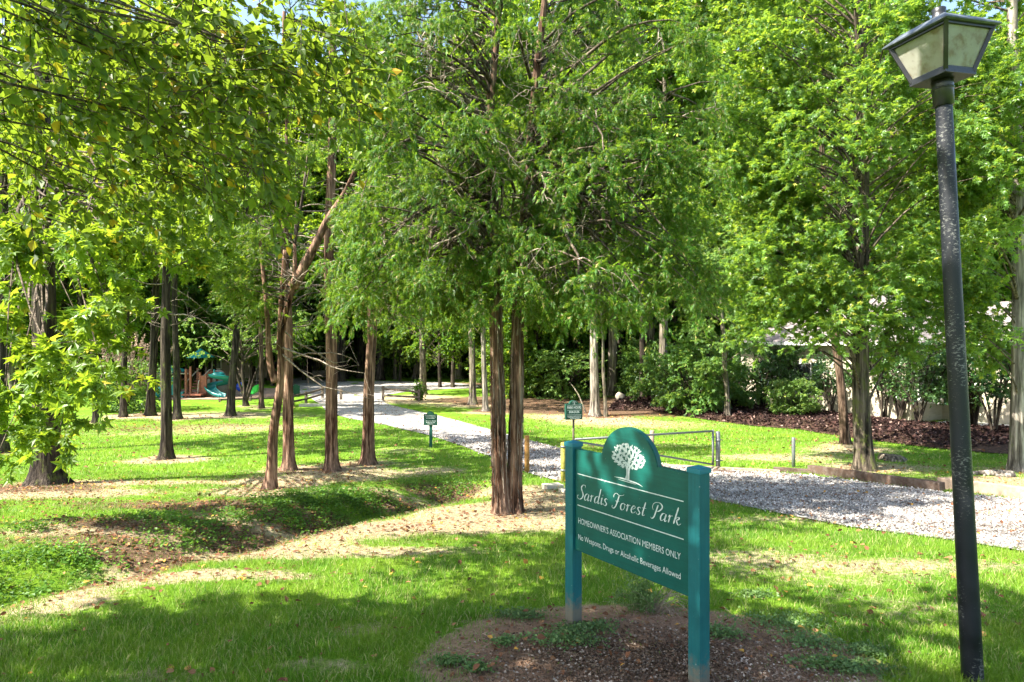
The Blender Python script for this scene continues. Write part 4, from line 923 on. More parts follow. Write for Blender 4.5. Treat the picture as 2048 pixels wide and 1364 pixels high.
culvert()
def stick():
    a = P(1172, 826); b = at(1140, 765, a[1]+1.5); g = G(); m_ = (a+b)/2+[.05, 0, .12]; tube(g, [a-[0, 0, .02], a*.6+m_*.4, m_, b*.6+m_*.4+[0, 0, .03], b], [.045, .04, .032, .026, .015], 8, .03, 1)
    o = g.obj('fallen_branch', [B_OAK], None, True, a); o.location = a; tag(o, 'bare fallen branch leaning up behind the park hours sign', 'branch')
    a = P(1785, 920)
    g = G(); tube(g, [(0, 0, -.1), (0, 0, .06), (.01, 0, .13), (.01, 0, .14)], [.42, .36, .31, .2], 22, .05, 9, lob=.4); o = g.obj('tree_stump', [B_OAK], None, True); o.location = a; tag(o, 'low rotten tree stump in the sunny grass between the sweetgum and the lamp post', 'stump')
    b = P(1945, 955); g = G(); r = np.random.default_rng(4)
    for i in range(7):
        an = r.uniform(2.6, 4.2); l = r.uniform(.6, 1.4); p = [(0, 0, .03), (math.cos(an)*l*.4, math.sin(an)*l*.5, .08), (math.cos(an)*l*.8, math.sin(an)*l*.6+.1, .04), (math.cos(an)*l, math.sin(an)*l*.7, -.05)]; tube(g, p, [.09, .07, .05, .02], 7, .05, i)
    rt = P(2018, 950); o = g.obj('tree_root', [B_PALE], None, True); o.location = rt; tag(o, 'gnarled surface roots spreading over bare soil by the pale trunk', 'root')
stick()

# ------------------------------------------------------------------ the house behind the shrubs
def brick_mat():
    m, t = mat('cream_brick'); v = mapped(t, 'Object', (1, 1, 1))
    sp = nd(t, 'ShaderNodeSeparateXYZ'); t.links.new(v, sp.inputs[0]); ad = nd(t, 'ShaderNodeMath', operation='ADD', inp={0: sp.outputs[0], 1: sp.outputs[1]})
    cb = nd(t, 'ShaderNodeCombineXYZ'); t.links.new(ad.outputs[0], cb.inputs[0]); t.links.new(sp.outputs[2], cb.inputs[1])
    b = nd(t, 'ShaderNodeTexBrick', inp={'Vector': cb.outputs[0], 'Scale': 1., 'Color1': (.46, .41, .30, 1), 'Color2': (.38, .33, .24, 1), 'Mortar': (.42, .37, .29, 1), 'Brick Width': .22, 'Row Height': .075, 'Mortar Size': .008})
    c = mix(t, .3, b.outputs[0], ramp(t, noise(t, v, 1.2, 4), [(.3, (.36, .32, .24)), (.7, (.5, .46, .36))])); finish(t, c, .9, b.outputs[1], .4, -.01, .1); return m
def roof_mat():
    m, t = mat('grey_shingle'); v = mapped(t, 'Object', (1, 1, 1)); sp = nd(t, 'ShaderNodeSeparateXYZ'); t.links.new(v, sp.inputs[0])
    cb = nd(t, 'ShaderNodeCombineXYZ'); t.links.new(sp.outputs[0], cb.inputs[0]); t.links.new(sp.outputs[2], cb.inputs[1])
    b = nd(t, 'ShaderNodeTexBrick', inp={'Vector': cb.outputs[0], 'Scale': 1., 'Color1': (.22, .19, .18, 1), 'Color2': (.15, .13, .125, 1), 'Mortar': (.2, .18, .17, 1), 'Brick Width': .3, 'Row Height': .1, 'Mortar Size': .008})
    finish(t, b.outputs[0], .9, b.outputs[1], .4, -.01, .1); return m
def house():
    BK, RF = brick_mat(), roof_mat(); WH = simple('white_trim', (.70, .68, .64), .5, .08, 5, .3); GL_ = simple('window_glass', (.05, .06, .06), .08, .2, 2, .6); SH = simple('dark_shutter', (.02, .06, .035), .6, .2, 8, .3); DR = simple('garage_wood', (.50, .28, .10), .5, .15, 6, .3); TQ = simple('turquoise_paint', (.08, .45, .48), .5, .1, 5, .3)
    a = P(1482, 813); b = P(1822, 846); c = P(2150, 846)
    root = thing('house', 'single storey cream brick house with grey hip roof and white gutter behind the shrubs', 'house', a)
    d = b-a; d[2] = 0; L = np.linalg.norm(d); u = d/L; n = np.array([u[1], -u[0], 0]); n = n if n[1] < 0 else -n   # outward (towards lawn)
    R = Matrix(((u[0], -n[0], 0, 0), (u[1], -n[1], 0, 0), (0, 0, 1, 0), (0, 0, 0, 1)))
    zw = 2.15-a[2]; dep = 9
    g = G(); box(g, (0, 0, -.6), (L, dep, zw), R, 0); g.obj('wall', [BK], root)
    g = G(); box(g, (L+.003, 2.6, -.6), (L+14, dep, zw), R, 0); g.obj('wall', [BK], root)
    e = .5; g = G(); L2 = L+14
    v = [Vector(p) for p in ((-e, -e, zw), (L+e, -e, zw), (L+e, dep+e, zw), (-e, dep+e, zw), (dep/2, dep/2, zw+2.5), (L-dep/2+2, dep/2, zw+2.5))]
    g.add([tuple(R @ p) for p in v], [(0, 1, 5, 4), (2, 3, 4, 5)], [(1, 2, 5), (3, 0, 4)])
    v = [Vector(p) for p in ((L+e-2, 2.1, zw+.02), (L2+e, 2.1, zw+.02), (L2+e, dep+e, zw+.02), (L+e-2, dep+e, zw+.02), (L+1, dep/2+1.3, zw+1.9), (L2-2, dep/2+1.3, zw+1.9))]
    g.add([tuple(R @ p) for p in v], [(0, 1, 5, 4), (2, 3, 4, 5)], [(1, 2, 5), (3, 0, 4)]); g.obj('roof', [RF], root)
    g = G(); box(g, (-e, -e-.12, zw-.16), (L+e, -e, zw), R, .01); box(g, (-e, -e, zw-.06), (L+e, -.003, zw-.03), R, 0); box(g, (L+e+.01, 1.98, zw-.14), (L2+e, 2.1, zw+.02), R, .01); g.obj('gutter', [WH], root)
    for x in (1.6, 3.4, 9.5): 
        g = G(); fr = .06
        for lo, hi in (((x, -.05, 1.0), (x+1.0, -.003, 1.07)), ((x, -.05, 2.5), (x+1.0, -.003, 2.57)), ((x, -.05, 1.072), (x+.07, -.003, 2.498)), ((x+.93, -.05, 1.072), (x+1.0, -.003, 2.498)), ((x+.072, -.045, 1.76), (x+.928, -.003, 1.81))): box(g, lo, hi, R, .003)
        w = g.obj('window', [WH], root); g = G(); box(g, (x+.07, -.025, 1.07), (x+.93, -.006, 2.5), R, 0); g.obj('glass_pane', [GL_], w)
        for s in (-.48, 1.05):
            g = G(); box(g, (x+s, -.045, 1.0), (x+s+.42, -.003, 2.57), R, .006); g.obj('shutter', [SH], root)
    g = G(); box(g, (L+3.2, 2.55, -.3), (L+6.2, 2.597, 1.9), R, .01); g.obj('garage_door', [DR], root)
    g = G(); box(g, (L+7.0, 2.55, .9), (L+7.6, 2.597, 2.5), R, .01); g.obj('shutter', [TQ], root)
    dv = np.array([(R @ Vector(p))[:2] for p in ((L+.6, -4.2, 0), (L+15, -5.5, 0), (L+15, 2.5, 0), (L+.6, 2.5, 0))])+a[:2]
    sheet('concrete_driveway', dv, M_DRIVEC, .05, 1.5)
house()
def far_house(label, px, py, wpx, hpx, Y, col, seed):
    b = np.array([(px-1024)/F*Y, Y, 0]); b[2] = H(b[0], b[1]); w = wpx/F*Y; h = hpx/F*Y; root = thing('house', label, 'house', b)
    M_ = simple('far_wall', col, .9, .08, 2, .1); RF = simple('far_roof', (.20, .18, .17), .9, .1, 3, .1); GL_ = simple('far_glass', (.06, .07, .08), .1, .1, 2, .6); WH = simple('far_trim', (.7, .68, .64), .6, .05, 3, .3)
    g = G(); box(g, (-w/2, 0, -.5), (w/2, 8, h), bev=0); g.obj('wall', [M_], root)
    g = G(); e = .6; v = [(-w/2-e, -e, h), (w/2+e, -e, h), (w/2+e, 8+e, h), (-w/2-e, 8+e, h), (-w/2+3, 4, h+2.6), (w/2-3, 4, h+2.6)]; g.add(v, [(0, 1, 5, 4), (2, 3, 4, 5), (0, 3, 2, 1)], [(1, 2, 5), (3, 0, 4)]); g.obj('roof', [RF], root)
    n = int(w/3)
    for i in range(n):
        x = -w/2+1.2+i*(w-2.4)/max(1, n-1)-.5; g = G(); box(g, (x, -.06, .9), (x+1, -.003, 2.3), bev=.01); wd = g.obj('window', [WH], root); g = G(); box(g, (x+.1, -.085, 1.0), (x+.9, -.062, 2.2), bev=0); g.obj('glass_pane', [GL_], wd)
far_house('distant grey walled house half hidden by foliage behind the playground', 475, 0, 130, 62, 66, (.30, .26, .22), 1)
far_house('distant pale beige house seen through leaves beyond the gravel lot', 610, 0, 75, 48, 95, (.62, .54, .45), 2)
# ------------------------------------------------------------------ the named trees of the park
def top(k, px, py, dY=0): return at(px, py, BASE[k][1]+dY)
def strips(g, path, rad, n, r, ztop, m=0, w=.006):
    """loose fibrous strips of bark lying on the trunk"""
    z0 = r.uniform(path[0, 2]+.1, ztop, n); L = r.uniform(.15, .9, n); a = r.uniform(0, 2*np.pi, n); t = np.linspace(0, 1, 7)[None]
    z = z0[:, None]+L[:, None]*t; aa = a[:, None]+r.normal(size=(n, 1))*.12*t
    R_ = np.interp(z, path[:, 2], rad)*1.03+.004+.02*r.random((n, 1))*(np.abs(t-r.choice([0, 1], (n, 1))) < .2)
    B = np.stack([np.interp(z, path[:, 2], path[:, 0])+R_*np.cos(aa), np.interp(z, path[:, 2], path[:, 1])+R_*np.sin(aa), z], 2)
    tubes(g, B, w*r.uniform(.4, 1.3, n), w*r.uniform(.2, .8, n), 3, m)
def hero():
    b1, b2 = BASE['twin'], BASE['twin2']; b2 = np.array([at(1029, 0, b1[1]+.12)[0], b1[1]+.12, 0]); b2[2] = H(b2[0], b2[1])
    Y = b1[1]; r = np.random.default_rng(21)
    root = thing('cedar_tree', 'large twin trunked red cedar with shaggy bark and drooping foliage beside the big sign', 'tree', b1)
    p1 = trunk_path(b1-[0, 0, .12], [at(996, 880, Y), at(994, 700, Y), at(993, 560, Y), at(985, 420, Y), at(975, 250, Y+.1), at(1000, 60, Y+.1)], 11.5, 60, r)
    p2 = trunk_path(b2-[0, 0, .12], [at(1030, 880, Y+.12), at(1035, 700, Y+.13), at(1042, 560, Y+.15), at(1050, 450, Y+.15), at(1060, 250, Y+.1), at(1095, 0, Y+.1)], 11, 60, r)
    for p, rb, sd in ((p1, .118, 3), (p2, .118, 8)):
        hh = p[:, 2]-b1[2]; rad = (rb*(1-hh/14))*(1+.38*np.exp(-np.clip(hh, 0, 9)/.2)); g = G(); tube(g, p, rad, 40, .045, sd, lob=.25)
        strips(g, p, rad, 420, r, 4.5); strips(g, p, rad, 200, r, 4.5, 1, .005)
        g.obj('trunk', [B_CED, B_TWIG], root, True, b1)
    C = np.vstack([auto_clumps(r, p1, 3.0, 10.5, 3.0, 105, 'cone'), auto_clumps(r, p1, 2.6, 5.6, 3.0, 80, 'flat')])
    ex = []
    for px, py, s in ((790, 30, 60), (770, 90, 50), (1000, 520, 50), (960, 560, 40), (1070, 570, 40), (930, 500, 50), (1100, 500, 50), (760, 480, 70), (720, 560, 50), (800, 560, 50), (1130, 560, 50), (1220, 600, 60), (1330, 560, 70), (1380, 480, 70), (1300, 640, 60), (1180, 610, 40), (1270, 660, 40), (1400, 330, 70), (1420, 200, 60), (870, 600, 40), (1360, 640, 50), (1420, 560, 50), (1240, 70, 70), (900, 60, 60), (1100, 120, 60), (980, 150, 60), (880, 200, 60), (1000, 300, 60), (1160, 260, 60), (900, 350, 60), (1060, 400, 50), (930, 450, 40), (1250, 180, 60), (1300, 260, 60), (730, 620, 30), (1340, 700, 20), (690, 430, 40), (1250, 500, 80), (1150, 480, 60), (780, 380, 60), (770, 250, 60), (800, 120, 60), (1300, 380, 60), (1380, 100, 60)):
        for _ in range(5): ex.append(at(px+r.normal()*s*.5, py+r.normal()*s*.5, Y+r.uniform(-1.3, 1.1)))
    C = np.vstack([C, ex]); K = len(C)
    pxc = 1024+F*C[:, 0]/C[:, 1]; pyc = 682-(C[:, 2]-CH)*F/C[:, 1]; vis = (C[:, 2] > 1.2) & (pxc > 735-.12*pyc*(pyc > 0)) & (pyc < 615) & (pxc < 1440); C = C[vis]
    k = (C[:, 2] > 2.4) | (np.abs(C[:, 0]-b1[0]) > 1.0); C = C[k]
    far = np.abs(C[:, 0]-b1[0]); a = []; mids = []
    path = np.where((C[:, 0] > .1)[:, None, None], p2[None], p1[None])
    zt = np.clip(np.maximum(C[:, 2]-far*r.uniform(.0, .7, len(C)), r.uniform(2.9, 5.2, len(C))), 2.9, 11); A = np.array([[np.interp(z, p[:, 2], p[:, k]) for k in (0, 1)]+[z] for z, p in zip(zt, path)])
    L = np.linalg.norm(C-A, axis=1); M_ = (A+C)/2+r.normal(size=A.shape)*.16*L[:, None]; M_[:, 2] += .22*L; B = bez(A, M_, C, 8); B[:, 1:-1] += r.normal(size=B[:, 1:-1].shape)*.02
    g = G(); tubes(g, B, .012+.010*L, np.full(len(A), .006), 6)
    pos, ax, N_, tw = sprays(r, C, .46, 15, 17, .55, norm(C-A), outw=.35, flat=.8); ax[:, 2] -= .25
    # bare twiggy growth under and inside the crown
    nd_ = 330; i = r.integers(0, len(C), nd_); j = r.integers(2, 7, nd_); s_ = B[i, j]; e = s_+norm(r.normal(size=s_.shape)-np.array([0, 0, .3]))*r.uniform(.3, 1.0, (nd_, 1))
    Bt = bez(s_, (s_+e)/2+r.normal(size=s_.shape)*.16, e, 8); Bt[:, 1:] += r.normal(size=Bt[:, 1:].shape)*.018
    for q in range(6):
        ii = r.integers(0, nd_, 330); jj = r.integers(2, 8, 330); s2 = Bt[ii, jj]; e2 = s2+norm(r.normal(size=s2.shape)-np.array([0, 0, .5]))*r.uniform(.1, .45, (330, 1)); B3 = bez(s2, (s2+e2)/2+r.normal(size=s2.shape)*.06, e2, 6); 
        tubes(gt := G() if q == 0 else gt, B3, np.full(330, .0055), np.full(330, .0025), 3)
    tubes(gt, Bt, np.full(nd_, .013), np.full(nd_, .004), 4)
    g.obj('limb', [B_LIMB], root, True, b1); gt.obj('twigs', [B_TWIG], root, True, b1)
    gl = G(); leaves(gl, FROND, pos, ax, N_, .105*r.uniform(.6, 1.4, len(pos)))
    gl.obj('crown', [M_CED], root, False, b1)
hero()

def cedar(k, label, wpx, pts, ztop, cl=None, crown=None, seed=1, extra=None, dead=10, bk=B_CED, R=1.8, K=30, zr=(4, 10), rt=.3, branch_paths=(), dz=None, fr=.14, crad=.5, lim=.03):
    b = BASE[k]; r = np.random.default_rng(seed); w = wpx/F*b[1]/2*.78; P_ = [top(k, *p) for p in pts]; pth = trunk_path(b, P_, ztop)
    C = auto_clumps(r, pth, zr[0], zr[1], R, K, 'cone')
    if extra: C = np.vstack([C]+[np.array([at(px+r.normal()*s*.5, py+r.normal()*s*.5, b[1]+r.uniform(-1, 1))]) for px, py, s, n in extra for _ in range(n)])
    root, path = build_tree('cedar_tree', label, b, P_, ztop, w, w*rt, C, crad, 15, 15, FROND, fr, M_CED, bk, seed=seed, droop=.5, limb_r=lim, flute=.035, flare=.5, flare_h=.3, lob=.3, sides=26, dead=dead, dead_z=dz, drop=.3)
    for j, (pp, r0, r1) in enumerate(branch_paths):
        g = G(); q = catmull([top(k, *p) for p in pp], 6); tube(g, q, np.linspace(r0, r1, len(q)), 14, .04, seed+j); g.obj('trunk', [bk], root, True, b)
cedar('c540', 'leaning red cedar whose trunk forks low into two stems left of centre', 27, [(549, 860), (558, 760), (568, 650), (585, 570)], 4.2, seed=31, K=7, R=1.6, zr=(3.0, 7.5), dead=14, dz=(1.5, 5),
      extra=[(500, 590, 50, 10), (525, 570, 40, 5), (500, 500, 50, 5)],
      branch_paths=[([(585, 575), (602, 545), (625, 500), (655, 440), (690, 385), (715, 330)], .115, .04), ([(551, 765), (541, 730), (537, 680), (535, 640), (528, 560), (520, 480)], .075, .03), ([(558, 700), (563, 600), (570, 500)], .06, .04)])
cedar('c577', 'straight reddish cedar trunk just behind the forked cedar', 28, [(577, 800), (574, 600), (572, 400), (572, 300)], 10.5, seed=32, K=13, R=1.3, zr=(5.2, 10.5), dead=11, dz=(2.4, 7), extra=[(600, 640, 24, 2), (530, 470, 40, 3)])
cedar('c663', 'tallest straight cedar trunk rising alone left of the gravel drive', 31, [(663, 800), (660, 600), (660, 400), (664, 200), (668, 60)], 12, seed=33, K=12, R=1.2, zr=(7.5, 12), dead=46, dz=(3, 9), rt=.45, extra=[(715, 540, 20, 3), (630, 300, 30, 2), (700, 180, 30, 3), (730, 40, 50, 6), (780, 100, 40, 4)])
cedar('c735', 'shorter cedar trunk with a side limb directly beside the gravel drive', 31, [(738, 800), (744, 640), (742, 560), (740, 450), (745, 300)], 9.5, seed=34, K=16, R=1.5, zr=(5.0, 9.5), dead=16, dz=(3, 5), extra=[(700, 540, 40, 5), (720, 450, 40, 5), (790, 560, 30, 4)],
      branch_paths=[([(748, 640), (757, 622), (772, 602), (784, 580), (800, 560)], .05, .03)])

def broad(k, label, wpx, pts, ztop, zr, R, K, tpl=STAR, lsz=.15, ml=M_GUM, bk=B_OAK, seed=1, name='sweetgum_tree', nt_=13, nl=16, crad=1.0, extra=None, dead=0, rt=.35, prof='round', flare=.6, lim=.03, flute=.025, asym=(0, 0), droop=.3, lob=.2, dz=None, zatt=None):
    b = BASE[k]; r = np.random.default_rng(seed); w = wpx/F*b[1]/2*.78; P_ = [top(k, *p) for p in pts]; pth = trunk_path(b, P_, ztop); droop = min(droop, .4)*.6; nl = int(nl*1.15)
    C = auto_clumps(r, pth, zr[0], zr[1], R, K, prof, asym) if K else np.zeros((0, 3))
    if extra: C = np.vstack([C]+[np.array([at(px+r.normal()*s*.5, py+r.normal()*s*.5, b[1]+dy+r.uniform(-.8, .8))]) for px, py, s, n, dy in extra for _ in range(n)])
    return build_tree(name, label, b, P_, ztop, w, w*rt, C, crad, nt_, nl, tpl, lsz, ml, bk, seed=seed, droop=droop, limb_r=lim, flute=flute, flare=flare, sides=24, dead=dead, lob=lob, dead_z=dz, twigs=.5, flat=.85, zatt=zatt)
broad('gum_l', 'huge dark tree with flared base and bright lobed leaves hanging in front of it', 62, [(92, 860), (90, 700), (88, 560), (86, 400)], 13, (5.5, 11), 3.0, 45, lsz=.20, ml=M_MAPLE, bk=B_DARK, seed=41, name='maple_tree', flare=.7, dead=8, dz=(1.5, 5),
      extra=[(40, 470, 60, 5, -4), (200, 460, 70, 6, -4), (30, 620, 50, 3, -4.5), (190, 640, 50, 3, -4.2), (50, 680, 80, 3, -4.5), (200, 700, 40, 2, -4.5), (15, 780, 40, 2, -4.5), (20, 850, 25, 1, -4.5), (95, 770, 40, 2, -4.5), (120, 850, 20, 1, -4.5), (230, 560, 50, 3, -4), (330, 470, 60, 5, -3), (290, 420, 70, 5, -3), (10, 910, 25, 1, -4.5), (400, 520, 50, 2, -2)], crad=.55, nt_=9, nl=10, droop=.5, zatt=3.2, lim=.018)
broad('edge_l', 'dark trunk cut by the left frame edge behind the big flared tree', 28, [(4, 700), (6, 500)], 14, (5, 13), 2.6, 40, bk=B_DARK, seed=42, name='park_tree', lsz=.18, ml=M_MAPLE)
for k, lb, w, pts, sd in (('t190', 'slim dark trunk just right of the big flared tree', 13, [(186, 700), (183, 560)], 43), ('t247', 'thin dark trunk standing in front of the pale grassy bush', 15, [(250, 700), (252, 600)], 44),
                      ('t305', 'dark trunk leaning slightly right beside the grassy bush', 21, [(306, 720), (313, 560)], 45), ('t332', 'dark straight trunk with broken bare limbs at its top, nearest on the left lawn', 26, [(332, 750), (333, 570), (330, 450)], 46),
                      ('t357', 'dark trunk close behind the tree with broken limbs', 18, [(352, 720), (349, 560)], 47), ('t458', 'dark slanting trunk in front of the twisting slide', 20, [(466, 740), (474, 640), (482, 540)], 48),
                      ('t522', 'narrow brown trunk right of the green spring rider', 12, [(522, 720), (523, 600)], 50)):
    broad(k, lb, w, pts, 13.5, (5.2 if k != 't332' else 4.6, 12.5), 2.5, 27, tpl=OVAL if sd % 2 else STAR, lsz=.20, ml=M_FOR if sd % 2 else M_MAPLE, bk=B_DARK if sd != 50 else B_CEDD, seed=sd, name='park_tree', crad=.95, dead=12 if k == 't332' else 0, dz=(2.6, 5), flute=.035)
r = np.random.default_rng(49)
b = BASE['t490']; C = np.array([[b[0]+r.normal()*1.6, b[1]+r.normal()*1.2, r.uniform(1.4, 4.2)] for _ in range(26)])
root, _ = build_tree('dogwood_tree', 'small multi stemmed tree with spreading pale green crown beside the playground', b, [at(488, 770, b[1])], 2.6, .14, .06, C, .9, 10, 10, OVAL, .15, M_RHO, B_DARK, seed=49, drop=.9, limb_r=.03, twigs=.3)
g = G()
for pp in ([(492, 800), (480, 770), (472, 745), (462, 720)], [(493, 800), (504, 770), (512, 745), (530, 715)], [(492, 790), (500, 760), (498, 730)]): q = catmull([at(x, y, b[1]) for x, y in pp], 5); tube(g, q, np.linspace(.1, .04, len(q)), 8, .04)
g.obj('limb', [B_DARK], root, True, b)
for k, lb, w, pts, zr, R, K, bk, sd in (('o845', 'grey brown oak trunk between the gravel lot and the drive', 18, [(846, 730), (844, 650)], (2.6, 14), 4.0, 60, B_OAK, 51), ('o945', 'stout grey oak just left of the twin cedar', 18, [(945, 750), (942, 640)], (3.4, 14), 3.4, 45, B_OAK, 52),
                             ('o970', 'mottled grey trunk partly hidden by the twin cedar', 14, [(969, 760), (966, 640)], (3.2, 12), 3.0, 36, B_PALE, 53),
                             ('o1190', 'pale trunk with yellow moss and flared foot behind the park hours sign', 23, [(1189, 740), (1186, 620), (1184, 450)], (5.0, 15), 3.6, 50, B_PALE, 54)):
    broad(k, lb, w, pts, 15, zr, R, K, lsz=.18, ml=M_FOR, bk=bk, seed=sd, name='oak_tree', crad=1.1, flare=.5, nt_=14, nl=17)
broad('o1210', 'slim stem pressed close behind the mossy pale trunk', 9, [(1207, 740), (1203, 640)], 7, (3.4, 7), 1.6, 14, lsz=.16, ml=M_FOR, bk=B_OAK, seed=55, name='oak_tree', crad=.8, flare=.3)
broad('o1450', 'small leafy tree growing out of the dark mulch in front of the house corner', 15, [(1453, 770), (1448, 700)], 6.5, (.8, 6.5), 1.8, 34, lsz=.17, ml=M_RHO, bk=B_OAK, seed=56, name='park_tree', crad=.75)
broad('g1690', 'leaning brown trunk close behind the large sweetgum', 22, [(1682, 780), (1672, 680), (1664, 600)], 13, (5.0, 12), 2.6, 30, lsz=.15, ml=M_GUM, bk=B_CEDD, seed=57, crad=.9, flare=.35)
broad('g1728', 'large sweetgum with mossy grey trunk and star shaped leaves right of the gate', 42, [(1722, 800), (1720, 660), (1722, 500), (1728, 350), (1722, 150)], 14, (4.8, 13), 3.6, 95, lsz=.135, ml=M_GUM, bk=B_OAKD, seed=58, crad=.85, nt_=15, nl=20, flare=.4, rt=.45, lim=.025,
      extra=[(1640, 560, 70, 8, -1), (1690, 600, 50, 6, -1.5), (1600, 480, 70, 7, -1), (1780, 540, 50, 6, -1), (1560, 590, 50, 6, 0), (1520, 450, 60, 6, 0), (1500, 560, 40, 4, .5), (1620, 640, 40, 4, 0), (1560, 360, 80, 6, -.5), (1840, 460, 60, 4, -.5), (1480, 300, 60, 5, 0), (1480, 180, 80, 6, 0), (1600, 200, 80, 7, 0), (1700, 100, 90, 7, 0), (1560, 60, 90, 7, 0), (1800, 250, 80, 7, 0), (1830, 600, 40, 4, 0), (1760, 620, 30, 3, -1), (1500, 640, 40, 4, 1), (1420, 420, 40, 4, 2), (1460, 60, 60, 4, 1), (1810, 650, 35, 3, 0), (1870, 620, 40, 3, 1), (1770, 690, 25, 2, 0)], dead=16, dz=(5, 9))
broad('r2035', 'pale lichened trunk cut by the right frame edge', 32, [(2036, 780), (2037, 560), (2034, 350), (2030, 150)], 14, (5.2, 13), 3.2, 50, lsz=.15, ml=M_GUM, bk=B_PALE, seed=59, crad=.9, nt_=14, nl=18, rt=.6, flare=.35, asym=(.4, 0), extra=[(1990, 480, 50, 5, -1), (1960, 360, 40, 4, 0), (2000, 250, 60, 6, -1), (1960, 590, 50, 6, 0), (1900, 330, 60, 6, 0), (1960, 120, 60, 6, 0), (1890, 200, 50, 5, 1), (2000, 660, 30, 3, .5), (1850, 60, 60, 5, 1), (1920, 480, 50, 4, 1), (1960, 660, 40, 3, 0), (1990, 720, 20, 1, .5)])

# tree standing out of the frame on the left whose boughs hang over the view and shade the near lawn
def overhang():
    r = np.random.default_rng(61); b = np.array([-6.6, .6, 0.]); b[2] = H(b[0], b[1]); C = []; Rr = []
    def add(px, py, s, n, ya, yb):
        for _ in range(n): C.append(at(px+r.normal()*s*.5, py+r.normal()*s*.5, r.uniform(ya, yb)))
    for px, py, s, n in ((60, 40, 90, 10), (200, 60, 90, 10), (340, 60, 90, 9), (470, 60, 80, 8), (590, 70, 70, 6), (690, 110, 50, 4), (60, 180, 80, 8), (200, 200, 90, 9), (340, 200, 80, 8), (470, 190, 80, 7), (600, 180, 70, 5), (700, 200, 30, 2), (40, 300, 70, 5), (170, 320, 80, 6), (330, 330, 80, 5), (480, 320, 60, 3), (535, 380, 30, 2), (60, 380, 60, 2), (290, 400, 50, 2)):
        add(px, py, s, n, 4.4, 6.8)
    near = len(C)
    n_ = 0
    while n_ < 195:
        x, y = r.uniform(-12.5, 1.0), r.uniform(-3.4, 6.5)
        if y > 3.0 and x > -8.2: continue
        if y > np.interp(x, (-12.5, -10.4, -8.5, -6.5, -5, -3.8, -1.5, 1), (.7, 1.8, 3.2, 5.0, 5.2, 4.8, 3.0, 2.0)): continue
        C.append(np.array([x, y, 7.6+r.normal()*.4])); n_ += 1
    C = np.array(C)
    root = thing('overhanging_tree', 'long boughs of oval yellow green leaves hanging into view over the shaded lawn', 'tree', b)
    p = trunk_path(b-[0, 0, .1], [b+[.1, .3, 4], b+[.3, .5, 8]], 11, 30, r); g = G(); tube(g, p, np.linspace(.34, .1, 30), 20, .05, 2); g.obj('trunk', [B_OAK], root, True, b)
    zt = np.clip(C[:, 2]-r.uniform(0, 1.2, len(C)), 3.4, 9); A = np.array([[np.interp(z, p[:, 2], p[:, k]) for k in (0, 1)]+[z] for z in zt]); L = np.linalg.norm(C-A, axis=1)
    M_ = (A+C)/2+r.normal(size=A.shape)*.06*L[:, None]; M_[:, 2] += .14*L; B = bez(A, M_, C, 9); kb = np.arange(len(C)) % 5 == 0; B[:, 1:-1] += r.normal(size=B[:, 1:-1].shape)*.05; g = G(); tubes(g, B[kb], .006+.003*L[kb], np.full(kb.sum(), .005), 6)
    pos, ax, N_, tw = sprays(r, C[:near], .55, 9, 11, .35, norm(C-A)[:near], outw=.9)
    tubes(g, tw, np.full(len(tw), .005), np.full(len(tw), .0015), 3); g.obj('bough', [B_LIMB], root, True, b)
    g = G(); leaves(g, OVAL, pos, ax, N_, .080*r.uniform(.45, 1.4, len(pos)))
    pos, ax, N_, tw = sprays(r, C[near:], .95, 16, 26, .25, norm(C-A)[near:], outw=.4); leaves(g, DIA, pos, ax, N_, .16*r.uniform(.6, 1.3, len(pos)))
    g.obj('crown', [M_OVER], root, False, b)
overhang()

# ------------------------------------------------------------------ shrubs
def shrub_mesh(seed, stems, hgt, wid, K, tpl, lsz, ml, crad, z0, name, label, cat, bk=B_DARK, nt_=10, nl=10):
    r = np.random.default_rng(seed); root = thing(name, label, cat); g = G(); ends = []
    for i in range(stems):
        a = r.uniform(0, 6.28); l = r.uniform(.3, 1)*wid*.4; e = np.array([math.cos(a)*l, math.sin(a)*l, hgt*r.uniform(.6, .9)]); m_ = e*np.array([.35, .35, .5]); q = catmull([(r.normal()*.05, r.normal()*.05, -.08), m_+r.normal(size=3)*.06, e], 6); tube(g, q, np.linspace(.035, .012, len(q))*hgt/2.4, 7, .04, i); ends.append(q)
    C = []
    for _ in range(K): 
        a = r.uniform(0, 6.28); z = r.uniform(z0, 1); q = r.uniform(.1, 1)**.6*wid/2*math.sqrt(max(.1, 1-((z-.55)/.62)**2)); C.append((math.cos(a)*q, math.sin(a)*q, z*hgt))
    C = np.array(C); E = [ends[r.integers(stems)] for _ in C]; A = np.array([e[r.integers(4, len(e))] for e in E]); tubes(g, bez(A, (A+C)/2+r.normal(size=C.shape)*.08, C, 5), np.full(len(C), .012), np.full(len(C), .004), 4)
    g.obj('stem', [bk], root, True)
    pos, ax, N_, tw = sprays(r, C, crad, nt_, nl, .2, norm(C-A), outw=.4); pos[:, 2] = np.maximum(pos[:, 2], .12); g = G(); leaves(g, tpl, pos, ax, N_, lsz*r.uniform(.6, 1.3, len(pos))); g.obj('foliage', [ml], root); return root
def place(root, px, py, rz, sc, label, copy=True, Y=None):
    b = P(px, py) if Y is None else np.array([(px-1024)/F*Y, Y, float(H((px-1024)/F*Y, Y))])
    if copy: return copy_thing(root, b, rz, sc, label)
    root.location = b; root.rotation_euler.z = rz; root.scale = (sc,)*3 if np.isscalar(sc) else sc; root['label'] = label; return root
s1 = shrub_mesh(71, 7, 3.6, 2.9, 34, OVAL, .115, M_DARK, .5, .42, 'camellia_shrub', '', 'shrub'); s2 = shrub_mesh(72, 5, 3.4, 2.3, 24, OVAL, .115, M_DARK, .5, .42, 'camellia_shrub', '', 'shrub')
